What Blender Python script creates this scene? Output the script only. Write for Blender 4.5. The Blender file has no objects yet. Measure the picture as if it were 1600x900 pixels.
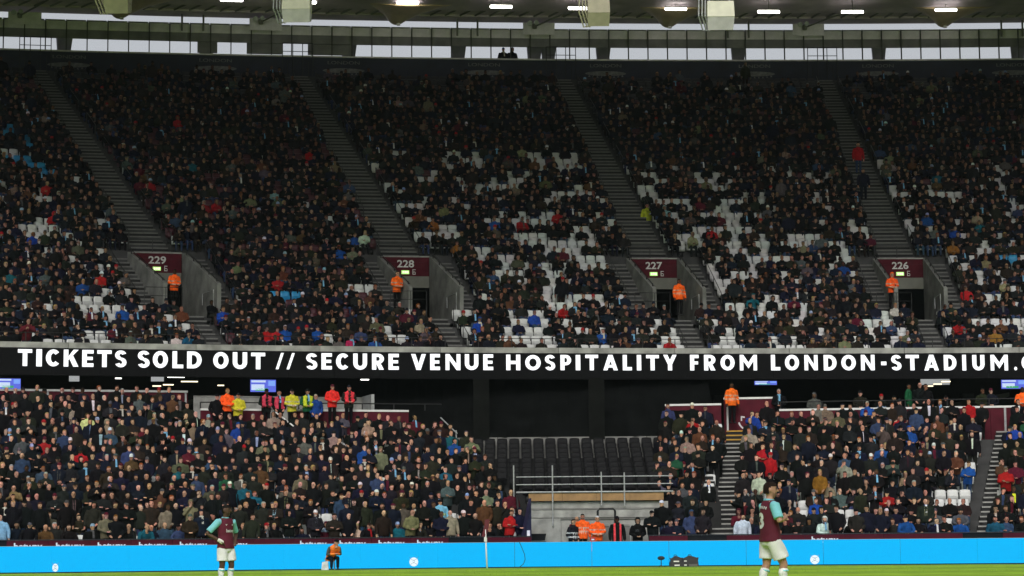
import bpy, bmesh, math, random
import numpy as np
from mathutils import Matrix, Vector
from mathutils.bvhtree import BVHTree
SC = bpy.context.scene
COL = SC.collection
rnd = random.Random(11)
nrs = np.random.RandomState(5)
PI = math.pi

# ------------------------------------------------------------------ camera
CAM_H = 0.90
FPX = 3485.0                       # focal length in pixels of a 1600 wide frame
PITCH = math.atan2(401.0, FPX)
ROLL = 0.0086
def cam_axes():
    c, s = math.cos(PITCH), math.sin(PITCH); cr, sr = math.cos(ROLL), math.sin(ROLL)
    F = Vector((0, c, s)); U0 = Vector((0, -s, c)); R0 = Vector((1, 0, 0))
    return R0*cr - U0*sr, U0*cr + R0*sr, F
R_, U_, F_ = cam_axes()
cd = bpy.data.cameras.new('camera'); cam = bpy.data.objects.new('camera', cd); COL.objects.link(cam)
cd.sensor_width = 36.0; cd.lens = FPX/1600*36.0; cd.clip_start = 0.5; cd.clip_end = 3000
m = Matrix.Identity(4)
for i in range(3):
    m[i][0] = R_[i]; m[i][1] = U_[i]; m[i][2] = -F_[i]
m[2][3] = CAM_H
cam.matrix_world = m
SC.camera = cam
SC.render.resolution_x = 1024; SC.render.resolution_y = 576

# ------------------------------------------------------------------ light: overcast daylight
SUN_EL = 39.0
w = bpy.data.worlds.new('World'); SC.world = w; w.use_nodes = True
nt = w.node_tree; nt.nodes.clear()
sky = nt.nodes.new('ShaderNodeTexSky'); sky.sky_type = 'NISHITA'; sky.sun_disc = False
sky.sun_elevation = math.radians(SUN_EL); sky.sun_rotation = math.radians(180); sky.air_density = 1.0
sky.dust_density = 4.0; sky.ozone_density = 1.0; sky.altitude = 50
hs = nt.nodes.new('ShaderNodeHueSaturation'); hs.inputs['Saturation'].default_value = 0.22
bg = nt.nodes.new('ShaderNodeBackground'); bg.inputs['Strength'].default_value = 0.12
wo = nt.nodes.new('ShaderNodeOutputWorld')
nt.links.new(sky.outputs[0], hs.inputs['Color']); nt.links.new(hs.outputs[0], bg.inputs[0]); nt.links.new(bg.outputs[0], wo.inputs[0])
sd = bpy.data.lights.new('sun', 'SUN'); sun = bpy.data.objects.new('sun', sd); COL.objects.link(sun)
sd.energy = 1.45; sd.angle = math.radians(30); sd.color = (1.0, 0.97, 0.93)
sun.rotation_euler = (math.radians(90 - SUN_EL), 0, math.radians(-8))
SC.view_settings.view_transform = 'Standard'; SC.view_settings.look = 'None'
SC.view_settings.exposure = 0.0; SC.view_settings.gamma = 1.0
SC.cycles.max_bounces = 6; SC.cycles.diffuse_bounces = 3

# ------------------------------------------------------------------ bowl geometry
NROW = 42; RD = 0.68; RR = 0.470; UZ0 = 9.15; W0 = 0.55
WBACK = 29.3
SA, SB = .332, -.0147
AISLES = [-23.4, -12.66, -2.10, 8.86, 19.93, 31.0]
SIGNS = {-12.66: '229', -2.10: '228', 8.86: '227', 19.93: '226'}
def d0(u): return 101 + .167*u - .0032*u*u
def lean(u): return SA + SB*u
def up(u, w, z=0.0): return (u - lean(u)*w, d0(u) + w, z)
def roww(k): return W0 + RD*k
def rowz(k): return UZ0 + RR*k
def upyaw(u): return math.atan(lean(u))
def tang(u, w):
    a = 1 - SB*w; b = .167 - .0064*u
    l = math.hypot(a, b); return (a/l, b/l)
def sight(x, y, Y):                 # where the sight line of a photo point crosses the vertical plane at distance Y (used once, to survey positions)
    d = F_ + R_*((x-800)/FPX) - U_*((y-450)/FPX); return d.x/d.y*Y, CAM_H + d.z/d.y*Y
def survey(x, y, w):                # bowl coordinate u and height z of a photo point lying w metres behind the tier front
    u = (x-800)/FPX*105
    for _ in range(60):
        X, z = sight(x, y, d0(u)+w); u += .5*(X + lean(u)*w - u)
    return u, z
class Frame:                        # straight blocks of the lower tier
    def __init__(s, x, y, ang, lean_fn):
        s.o = (x, y); s.A = (math.cos(ang), math.sin(ang)); s.B = (-math.sin(ang), math.cos(ang)); s.ang = ang; s.l = lean_fn
    def p(s, a, b, z=0.0):
        a2 = a + s.l(a)*b
        return (s.o[0] + s.A[0]*a2 + s.B[0]*b, s.o[1] + s.A[1]*a2 + s.B[1]*b, z)
LF = Frame(-19.4, 84.5, math.atan(.284), lambda a: -.045*max(0, (a-10)/10))
RF = Frame(5.55, 90.0, -math.atan(.1155), lambda a: .056 + .014*(a-2.7))
MF = Frame(0.0, 91.2, 0.0, lambda a: 0.0)
def lrow(k): return .2 + .8*k
def lz(k): return .5 + .4*k

# ------------------------------------------------------------------ helpers
def lin(h):
    h = h.lstrip('#'); v = [int(h[i:i+2], 16)/255 for i in (0, 2, 4)]
    return tuple((c/12.92 if c <= .04045 else ((c+.055)/1.055)**2.4) for c in v)
MATS = {}
def mat(name, color=(.5, .5, .5), rough=.7, var=.25, scale=3.0, bump=0.0, bscale=30.0, metal=0.0, emit=None, es=1.0, attr=None, spec=.5):
    if name in MATS: return MATS[name]
    M = bpy.data.materials.new(name); M.use_nodes = True; n = M.node_tree; L = n.links
    b = n.nodes['Principled BSDF']; b.inputs['Roughness'].default_value = rough; b.inputs['Metallic'].default_value = metal
    b.inputs['Specular IOR Level'].default_value = spec
    tc = n.nodes.new('ShaderNodeTexCoord')
    nz = n.nodes.new('ShaderNodeTexNoise'); nz.inputs['Scale'].default_value = scale; nz.inputs['Detail'].default_value = 6
    L.new(tc.outputs['Object'], nz.inputs['Vector'])
    mr = n.nodes.new('ShaderNodeMapRange'); mr.inputs['From Min'].default_value = .3; mr.inputs['From Max'].default_value = .7
    mr.inputs['To Min'].default_value = 1 - var; mr.inputs['To Max'].default_value = 1 + var
    L.new(nz.outputs['Fac'], mr.inputs['Value'])
    mx = n.nodes.new('ShaderNodeMix'); mx.data_type = 'RGBA'; mx.blend_type = 'MULTIPLY'; mx.inputs['Factor'].default_value = 1.0
    if attr:
        at = n.nodes.new('ShaderNodeAttribute'); at.attribute_name = attr; L.new(at.outputs['Color'], mx.inputs['A'])
    else:
        mx.inputs['A'].default_value = (*color, 1)
    L.new(mr.outputs['Result'], mx.inputs['B'])
    L.new(mx.outputs['Result'], b.inputs['Base Color'])
    if emit:
        b.inputs['Emission Color'].default_value = (*emit, 1); b.inputs['Emission Strength'].default_value = es
    if bump > 0:
        n2 = n.nodes.new('ShaderNodeTexNoise'); n2.inputs['Scale'].default_value = bscale; n2.inputs['Detail'].default_value = 4
        L.new(tc.outputs['Object'], n2.inputs['Vector'])
        bp = n.nodes.new('ShaderNodeBump'); bp.inputs['Strength'].default_value = bump; bp.inputs['Distance'].default_value = .02
        L.new(n2.outputs['Fac'], bp.inputs['Height']); L.new(bp.outputs['Normal'], b.inputs['Normal'])
    MATS[name] = M
    return M
WL = {}                             # world location of every object placed
def tag(o, label=None, cat=None, group=None, kind=None):
    if label: o['label'] = label
    if cat: o['category'] = cat
    if group: o['group'] = group
    if kind: o['kind'] = kind
    return o
def link(o, loc, parent=None):
    COL.objects.link(o); WL[o.name] = Vector(loc)
    if parent is not None:
        o.parent = parent; o.location = Vector(loc) - WL[parent.name]
    else: o.location = loc
    return o
def empty(name, loc, label, cat, group=None):
    o = bpy.data.objects.new(name, None); o.empty_display_size = .2
    link(o, loc); return tag(o, label, cat, group)
class MB:
    def __init__(s): s.v = []; s.f = []; s.m = []; s.c = []
    def poly(s, pts, mi=0):
        b = len(s.v); s.v += [tuple(p) for p in pts]; s.f.append(tuple(range(b, b+len(pts)))); s.m.append(mi)
    def hexa(s, p, mi=0):           # 8 corners: bottom ring 0-3, top ring 4-7
        b = len(s.v); s.v += [tuple(q) for q in p]
        for q in ((3, 2, 1, 0), (4, 5, 6, 7), (0, 1, 5, 4), (1, 2, 6, 5), (2, 3, 7, 6), (3, 0, 4, 7)):
            s.f.append(tuple(b+i for i in q)); s.m.append(mi)
    def box(s, x0, y0, z0, x1, y1, z1, mi=0):
        s.hexa([(x0, y0, z0), (x1, y0, z0), (x1, y1, z0), (x0, y1, z0), (x0, y0, z1), (x1, y0, z1), (x1, y1, z1), (x0, y1, z1)], mi)
    def obox(s, c, ax, ay, hx, hy, z0, z1, mi=0):   # box turned in plan: axis ax (2d), ay (2d)
        pts = []
        for z in (z0, z1):
            for sx, sy in ((-1, -1), (1, -1), (1, 1), (-1, 1)):
                pts.append((c[0]+ax[0]*hx*sx+ay[0]*hy*sy, c[1]+ax[1]*hx*sx+ay[1]*hy*sy, z))
        s.hexa(pts, mi)
    def tube(s, pts, r, n=6, mi=0, cap=True):
        pts = [Vector(p) for p in pts]; rr = r if isinstance(r, (list, tuple)) else [r]*len(pts)
        b = len(s.v); N = len(pts)
        for i, p in enumerate(pts):
            d = (pts[min(i+1, N-1)] - pts[max(i-1, 0)]).normalized()
            x = d.cross(Vector((0, 0, 1)) if abs(d.z) < .9 else Vector((0, 1, 0))).normalized(); y = d.cross(x)
            for k in range(n):
                a = 2*PI*k/n; q = p + (x*math.cos(a) + y*math.sin(a))*rr[i]; s.v.append(tuple(q))
        for i in range(N-1):
            for k in range(n):
                k2 = (k+1) % n
                s.f.append((b+i*n+k, b+i*n+k2, b+(i+1)*n+k2, b+(i+1)*n+k)); s.m.append(mi)
        if cap:
            s.f.append(tuple(b+k for k in range(n))[::-1]); s.m.append(mi)
            s.f.append(tuple(b+(N-1)*n+k for k in range(n))); s.m.append(mi)
    def lathe(s, prof, c=(0, 0, 0), n=16, mi=0):
        b = len(s.v)
        for r, z in prof:
            for k in range(n):
                a = 2*PI*k/n; s.v.append((c[0]+r*math.cos(a), c[1]+r*math.sin(a), c[2]+z))
        for i in range(len(prof)-1):
            for k in range(n):
                k2 = (k+1) % n; s.f.append((b+i*n+k, b+i*n+k2, b+(i+1)*n+k2, b+(i+1)*n+k)); s.m.append(mi)
    def mesh(s, name, mats, origin=(0, 0, 0), smooth=False):
        me = bpy.data.meshes.new(name)
        o = Vector(origin)
        me.from_pydata([(v[0]-o.x, v[1]-o.y, v[2]-o.z) for v in s.v], [], s.f)
        for M in (mats if isinstance(mats, (list, tuple)) else [mats]): me.materials.append(M)
        if any(s.m): me.polygons.foreach_set('material_index', s.m)
        if smooth: me.polygons.foreach_set('use_smooth', [True]*len(s.f))
        me.update(); return me
    def build(s, name, mats, parent=None, smooth=False, origin=None):
        a = np.array(s.v); lo, hi = a.min(0), a.max(0)
        if origin is None: origin = ((lo[0]+hi[0])/2, (lo[1]+hi[1])/2, lo[2] if parent is None else (lo[2]+hi[2])/2)
        o = bpy.data.objects.new(name, s.mesh(name, mats, origin, smooth))
        return link(o, origin, parent)
def cut_arc(c, r, a0, a1, n): return [(c[0]+r*math.cos(a0+(a1-a0)*i/n), c[1]+r*math.sin(a0+(a1-a0)*i/n)) for i in range(n+1)]
def ordinal(n):
    return ['zeroth', 'first', 'second', 'third', 'fourth', 'fifth', 'sixth', 'seventh', 'eighth', 'ninth', 'tenth', 'eleventh', 'twelfth', 'thirteenth',
            'fourteenth', 'fifteenth', 'sixteenth', 'seventeenth', 'eighteenth', 'nineteenth', 'twentieth', 'twenty-first', 'twenty-second', 'twenty-third',
            'twenty-fourth', 'twenty-fifth', 'twenty-sixth', 'twenty-seventh', 'twenty-eighth', 'twenty-ninth', 'thirtieth'][n] if n <= 30 else '%dth' % n
def text_mesh(s, size=1.0, bold=0.0, extr=0.0):          # flat lettering from the built-in font: arrays of vertices and faces, x right, y up
    cu = bpy.data.curves.new('lettering', 'FONT'); cu.body = s; cu.size = size; cu.offset = bold; cu.extrude = extr; cu.resolution_u = 3
    o = bpy.data.objects.new('lettering', cu); COL.objects.link(o)
    dg = bpy.context.evaluated_depsgraph_get(); dg.update()
    me = bpy.data.meshes.new_from_object(o.evaluated_get(dg))
    v = np.array([tuple(q.co) for q in me.vertices]); f = [tuple(p.vertices) for p in me.polygons]
    bpy.data.objects.remove(o); bpy.data.curves.remove(cu); bpy.data.meshes.remove(me)
    return v, f
def lettering(name, s, org, ax, az, w, h, M, parent, bold=0.0):   # fit text s in a w x h box standing at org, along ax, upward az
    v, f = text_mesh(s, 1.0, bold)
    lo, hi = v.min(0), v.max(0); ax = Vector(ax); az = Vector(az)
    mb = MB()
    for q in v:
        p = Vector(org) + ax*((q[0]-lo[0])/(hi[0]-lo[0])*w) + az*((q[1]-lo[1])/(hi[1]-lo[1])*h); mb.v.append(tuple(p))
    mb.f = f; mb.m = [0]*len(f)
    return mb.build(name, M, parent)

# ------------------------------------------------------------------ materials
CONC = mat('concrete', (.29, .29, .27), .9, .42, 1.6, .4, 12)
CONC_D = mat('weathered concrete', (.17, .17, .16), .9, .3, 1.0, .3, 12)
CONC_V = mat('darker concrete', (.165, .168, .155), .9, .4, 1.4, .4, 12)  # darker concrete for the entrance side walls
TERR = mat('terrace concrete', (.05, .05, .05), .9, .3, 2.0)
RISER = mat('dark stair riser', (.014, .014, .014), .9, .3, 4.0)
NOSE = mat('pale stair nosing', (.135, .135, .128), .8, .25, 6.0)
NOSE2 = mat('pale concrete nosing', (.34, .34, .32), .8, .25, 6.0)
BLACK = mat('black paint', (.006, .006, .007), .7, .3, 6.0, spec=.15)
POSTM = mat('dark gallery post', (.055, .056, .045), .7, .3, 1.0)
BLACKM = mat('black steel', (.010, .010, .011), .5, .3, 8.0)
GALV = mat('galvanised steel', (.35, .36, .36), .5, .2, 8.0, metal=.3)
MAROON = mat('maroon panel', (.070, .006, .013), .65, .2, 2.0, spec=.1)
CLARET = mat('claret board', (.082, .010, .019), .7, .25, 2.0, spec=.1)
NAVYW = mat('navy cladding', (.012, .016, .035), .7, .3, 1.5)
WHITEP = mat('white paint', (.72, .72, .70), .5, .08, 4.0)
CREAM = mat('cream paint', (.76, .74, .60), .6, .12, 2.0)
TAN = mat('tan paint', (.44, .40, .29), .6, .15, 2.0)
STEELB = mat('olive steelwork', (.20, .19, .205), .7, .2, 1.5)
STEELD = mat('dark olive steelwork', (.16, .163, .135), .7, .3, 1.0)
GREYP = mat('grey cladding', (.74, .69, .76), .6, .15, 2.0)
CEIL = mat('roof underside', (.52, .44, .48), .8, .25, .6)
GOLD = mat('bronze fairing', (.50, .38, .20), .36, .2, 1.0, metal=.25, spec=.8)
WOODP = mat('plywood plank', (.29, .165, .065), .7, .2, 3.0, .2, 20)
SEATW = mat('white plastic', (.58, .59, .58), .45, .1, 1.0)
SEATB = mat('blue plastic', (.02, .26, .52), .45, .1, 1.0)
SEATC = mat('claret plastic', (.06, .008, .016), .45, .1, 1.0)
SEATK = mat('black plastic', (.006, .006, .007), .6, .25, 3.0, spec=.12)
LAMP = mat('fluorescent lamp', (.9, .9, .9), .5, 0, emit=(1, .98, .93), es=3.0)
LAMPT = mat('roof tube lamp', (.9, .9, .9), .5, 0, emit=(1, .97, .90), es=13.0)
LAMPW = mat('warm lamp', (.9, .85, .7), .5, 0, emit=(1, .86, .6), es=2.0)
LEDW = mat('led lettering', (.2, .2, .2), .5, 0, emit=(.95, .97, 1), es=1.15)
CLOTH = mat('cloth', rough=.88, var=.3, scale=9.0, bump=.5, bscale=14, attr='col', spec=.06)
# ------------------------------------------------------------------ ground
def grass_mat():
    M = mat('turf', (.135, .235, .020), .85, .3, 1.1, .6, 60)
    n = M.node_tree; L = n.links
    tc = [x for x in n.nodes if x.type == 'TEX_COORD'][0]; mx = [x for x in n.nodes if x.type == 'MIX'][0]
    wv = n.nodes.new('ShaderNodeTexWave'); wv.wave_type = 'BANDS'; wv.bands_direction = 'Y'; wv.inputs['Scale'].default_value = .035; wv.inputs['Distortion'].default_value = .15
    L.new(tc.outputs['Object'], wv.inputs['Vector'])
    rp = n.nodes.new('ShaderNodeValToRGB'); rp.color_ramp.elements[0].position = .42; rp.color_ramp.elements[1].position = .58
    rp.color_ramp.elements[0].color = (.225, .40, .018, 1); rp.color_ramp.elements[1].color = (.29, .49, .02, 1)
    L.new(wv.outputs['Fac'], rp.inputs['Fac']); L.new(rp.outputs['Color'], mx.inputs['A'])
    return M
LEDPX = [(-160, 82.0), (0, 82.6), (400, 86.0), (760, 88.3), (1000, 88.2), (1600, 86.4), (1780, 85.8)]
LEDP = [((x-800)/FPX*d, d) for x, d in LEDPX]
mb = MB(); mb.poly([(-400, -120, -.012), (400, -120, -.012), (400, 900, -.012), (-400, 900, -.012)])
o = mb.build('ground', mat('ground asphalt', (.05, .05, .05), .9)); tag(o, kind='structure')
mb = MB(); mb.poly([(-60, -8, 0), (60, -8, 0)] + [(60, 84.4, 0)] + [(x, y-1.2, 0) for x, y in LEDP[::-1]] + [(-60, 80.8, 0)])
o = mb.build('pitch', grass_mat()); tag(o, kind='structure')
mb = MB()
fr = [(-60, 80.8)] + [(x, y-1.2) for x, y in LEDP] + [(60, 84.4)]
for (x0, y0), (x1, y1) in zip(fr, fr[1:]): mb.poly([(x0, y0, -.004), (x1, y1, -.004), (x1, y1+6.5, -.004), (x0, y0+6.5, -.004)])
o = mb.build('pitch_surround', mat('artificial turf edge', (.17, .24, .03), .95, .35, 2.0)); tag(o, kind='structure')
WLINE = mat('worn pitch marking', (.34, .42, .22), .8, .5, 5.0)
mb = MB()
for xa, xb in ((-9.0, -7.9), (-7.6, -7.1), (-6.9, -5.0), (-4.9, -4.5), (5.0, 5.3), (8.5, 9.1)):
    mb.poly([(xa, 80.2+.1*xa/9+2.6, .004), (xb, 80.2+.1*xb/9+2.6, .004), (xb, 80.45+.1*xb/9+2.6, .004), (xa, 80.45+.1*xa/9+2.6, .004)])
o = mb.build('pitch_marking', WLINE); tag(o, kind='structure')
# tufts of grass along the near strip: real blades, one stuff object
mb = MB()
for i in range(4200):
    y = rnd.uniform(66, 86); x = rnd.uniform(-.27, .27)*y
    if y > np.interp(x, [p[0] for p in LEDP], [p[1] for p in LEDP]) - 1.4: continue
    h = rnd.uniform(.012, .03); a = rnd.uniform(0, PI); dx, dy = .012*math.cos(a), .012*math.sin(a)
    mb.poly([(x-dx, y-dy, .001), (x+dx, y+dy, .001), (x+rnd.uniform(-.02, .02), y+rnd.uniform(-.02, .02), h)])
o = mb.build('grass', mat('grass blade', (.29, .52, .02), .8, .4, 5.0)); tag(o, kind='stuff')

# ------------------------------------------------------------------ grandstand
STAND = empty('grandstand', (0, 100, 0), 'two tiered concrete grandstand full of spectators above the pitch', 'grandstand')
VR0, VR1 = 5, 12                    # rows the entrances cut through
VH = 1.05                           # half width of an entrance
def usamples():
    us = set(np.round(np.arange(-34, 42.1, 1.6), 3))
    for c in SIGNS: us |= {round(c-VH, 3), round(c+VH, 3)}
    return sorted(us)
US = usamples()
def in_vom(u): return any(c-VH+1e-4 < u < c+VH-1e-4 for c in SIGNS)
mb = MB()
for k in range(NROW):
    w0, w1, z = roww(k), roww(k+1), rowz(k)
    for a, b in zip(US, US[1:]):
        if VR0 <= k < VR1 and in_vom((a+b)/2): continue
        if k > 0 and not (k == VR1 and in_vom((a+b)/2)): mb.poly([up(a, w0, z-RR), up(b, w0, z-RR), up(b, w0, z), up(a, w0, z)])
        mb.poly([up(a, w0, z), up(b, w0, z), up(b, w1, z), up(a, w1, z)])
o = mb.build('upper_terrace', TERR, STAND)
# concrete coping of the upper tier, cast in lengths with open joints
u = -30.0; n = 0
while u < 36:
    ln = 5.35; mb = MB(); ss = np.linspace(u+.012, u+ln-.012, 7)
    for a, b in zip(ss, ss[1:]):
        mb.hexa([up(a, 0, 9.55), up(b, 0, 9.55), up(b, .52, 9.15), up(a, .52, 9.15), up(a, 0, 9.80), up(b, 0, 9.80), up(b, .22, 9.80), up(a, .22, 9.80)])
    mb.build('coping', CONC, STAND); u += ln
# rear wall of the upper tier with its faint stadium crests
mb = MB(); zt = 29.76; ss = np.linspace(-30, 38, 30)
for a, b in zip(ss, ss[1:]):
    mb.hexa([up(a, WBACK, rowz(NROW-1)), up(b, WBACK, rowz(NROW-1)), up(b, WBACK+.2, rowz(NROW-1)), up(a, WBACK+.2, rowz(NROW-1)),
             up(a, WBACK, zt), up(b, WBACK, zt), up(b, WBACK+.2, zt), up(a, WBACK+.2, zt)])
BW = mb.build('rear_wall', NAVYW, STAND)
mb = MB()
for a, b in zip(ss, ss[1:]):
    mb.hexa([up(a, WBACK-.06, zt+.003), up(b, WBACK-.06, zt+.003), up(b, WBACK+.28, zt+.003), up(a, WBACK+.28, zt+.003),
             up(a, WBACK-.06, zt+.09), up(b, WBACK-.06, zt+.09), up(b, WBACK+.28, zt+.09), up(a, WBACK+.28, zt+.09)])
mb.build('sill', GREYP, STAND)
FADED = mat('faded grey print', (.17, .17, .165), .8, .4, 5.0)
for px in (105, 335, 535, 755, 945, 1178, 1372, 1582):
    u = np.interp(px, [0, 400, 800, 1200, 1600], [-13.9, -3.7, 6.9, 17.7, 28.5])
    P = Vector(up(u, WBACK-.012, 0)); t = tang(u, WBACK); ax = Vector((t[0], t[1], 0)); zz = Vector((0, 0, 1))
    lettering('lettering', 'LONDON', P - ax*.95 + zz*29.36, ax, zz, 1.9, .20, FADED, STAND, .012)
    mb = MB(); n = 24
    for i in range(n):              # roof oval
        a0, a1 = 2*PI*i/n, 2*PI*(i+1)/n
        q = [P + ax*(1.25*math.cos(a)) + zz*(28.98 + .15*math.sin(a)) for a in (a0, a1)]
        mb.poly([P + zz*28.98, q[0], q[1]])
    for i in range(9):              # floodlight triangles under it
        x = -1.0 + i*.25; y = 28.70 + .08*(abs(x)/1.0)**2
        mb.poly([P + ax*(x-.07) + zz*y, P + ax*(x+.07) + zz*y, P + ax*x + zz*(y+.13)])
    mb.build('crest', FADED, STAND)
# stairs: one tread object per step, mesh shared
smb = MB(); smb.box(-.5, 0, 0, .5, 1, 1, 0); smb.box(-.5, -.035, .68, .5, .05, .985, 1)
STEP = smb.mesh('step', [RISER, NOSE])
smb = MB(); smb.box(-.5, 0, 0, .5, 1, 1, 0); smb.box(-.5, -.035, .68, .5, .05, .985, 1)
STEPL = smb.mesh('step', [RISER, NOSE2])
STEPY = smb.mesh('step', [RISER, mat('yellow stair nosing', (.45, .25, .03), .7, .2, 5.0)])
def step(parent, c, yaw, wid, dep, h, me=STEP):
    o = bpy.data.objects.new('step', me); link(o, c, parent); o.scale = (wid, dep, h); o.rotation_euler = (0, 0, yaw); return o
def stair(parent_loc):
    o = bpy.data.objects.new('aisle_stair', None); link(o, parent_loc, STAND); return o
def hw_top(k): return .80 + (.36-.80)*(k-13)/(NROW-1-13)
def up_step(S, u, k, half, hu):
    w = roww(k) - (0 if half else RD/2); z = rowz(k) - (0 if half else RR/2)
    p = up(u, w, z - RR/2 + .004); t = tang(u, w); step(S, p, math.atan2(t[1], t[0]), 2*hu*(1-SB*w), RD/2 + .02, RR/2)
for c in AISLES:
    S = stair(up(c, roww(13), rowz(13)))
    for k in range(13, NROW):
        for half in (0, 1): up_step(S, c, k, half, hw_top(k))
    for side in (-1, 1):
        S = stair(up(c+side*1.62, roww(6), rowz(6)))
        for k in range(6, 13):
            for half in (0, 1): up_step(S, c+side*1.60, k, half, .42)
    S = stair(up(c, roww(0), rowz(0)))
    for k in range(1, 6):
        for half in (0, 1): up_step(S, c, k, half, .47)
# ------------------------------------------------------------------ upper tier railings
def railing(label, posts, rails, M=BLACKM, r=.02, group=None, cat='railing'):
    p0 = posts[0][0] if posts else rails[0][0]
    R = empty('railing', p0, label, cat, group)
    for a, b in posts:
        q = MB(); q.tube([a, b], r*1.15, 5); q.build('post', M, R)
    for pl in rails:
        q = MB(); q.tube(pl, r, 5); q.build('rail', M, R)
    return R
us = list(np.arange(-27, 33.1, 1.5))
railing('long low black railing along the concrete lip of the upper tier', [(up(u, .12, 9.80), up(u, .12, 10.22)) for u in us],
        [[up(u, .12, 10.22) for u in us]], r=.018)
def upv(c, du, w, z): return up(c+du, w, z)
def sgn(c): return SIGNS.get(c, 'beyond the frame')
NMW = {'229': 'leftmost sign 229', '228': 'second sign 228', '227': 'third sign 227', '226': 'rightmost sign 226'}
for c in SIGNS:
    nm = NMW[SIGNS[c]]
    for side, word in ((-1, 'left'), (1, 'right')):
        posts = []; line = []
        for k in range(13, NROW, 2):
            w = roww(k) + .3; hu = hw_top(k) + .07; posts.append((up(c+side*hu, w, rowz(k)), up(c+side*hu, w, rowz(k)+.95)))
        railing('black stair posts on the %s side of the aisle above %s' % (word, nm), posts, [[b for a, b in posts[i:i+2]] for i in range(0, len(posts)-1, 2)], r=.020, group='aisle handrails')
        posts = [];
        for k in range(6, 13, 2):
            w = roww(k)+.3; posts.append((up(c+side*2.12, w, rowz(k)), up(c+side*2.12, w, rowz(k)+.95)))
        railing('black handrail on the outer %s flight of steps beside %s' % (word, nm), posts, [[b for a, b in posts]], r=.02, group='handrails beside the entrances')
        posts = []
        for k in range(0, 5):
            w = roww(k)+.3; posts.append((up(c+side*.60, w, rowz(k)), up(c+side*.60, w, rowz(k)+.95)))
        railing('black posts on the %s of the short stair below %s' % (word, nm), posts, [[b for a, b in posts[:3]]], r=.02, group='handrails on the short stairs')
    pts = [up(c+d, roww(13)-.05, rowz(12)) for d in (-1.0, 0, 1.0)]
    railing('black guard rail across the stair foot over %s' % nm, [(p, (p[0], p[1], p[2]+1.0)) for p in pts], [[(p[0], p[1], p[2]+h) for p in pts] for h in (.5, 1.0)], r=.016, group='guard rails over the signs')
    pts = [up(c+d, roww(5)-.1, rowz(5)) for d in (-2.1, -1.2, -.5)]
    railing('black guard rail in front of the left side of %s' % nm, [(p, (p[0], p[1], p[2]+1.3)) for p in pts], [[(p[0], p[1], p[2]+h) for p in pts] for h in (.9, 1.3)], r=.016, group='guard rails before the entrances')
    pts = [up(c+d, WBACK-.5, rowz(NROW-1)) for d in (-.62, -.2, .2, .62)]
    zt2 = zt + .72
    railing('black gate railing at the head of the aisle above %s' % nm, [(p, (p[0], p[1], zt2)) for p in pts], [[(p[0], p[1], z) for p in pts] for z in (zt2, zt2-.5)], r=.022, group='gate railings at the stair heads')
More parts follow.
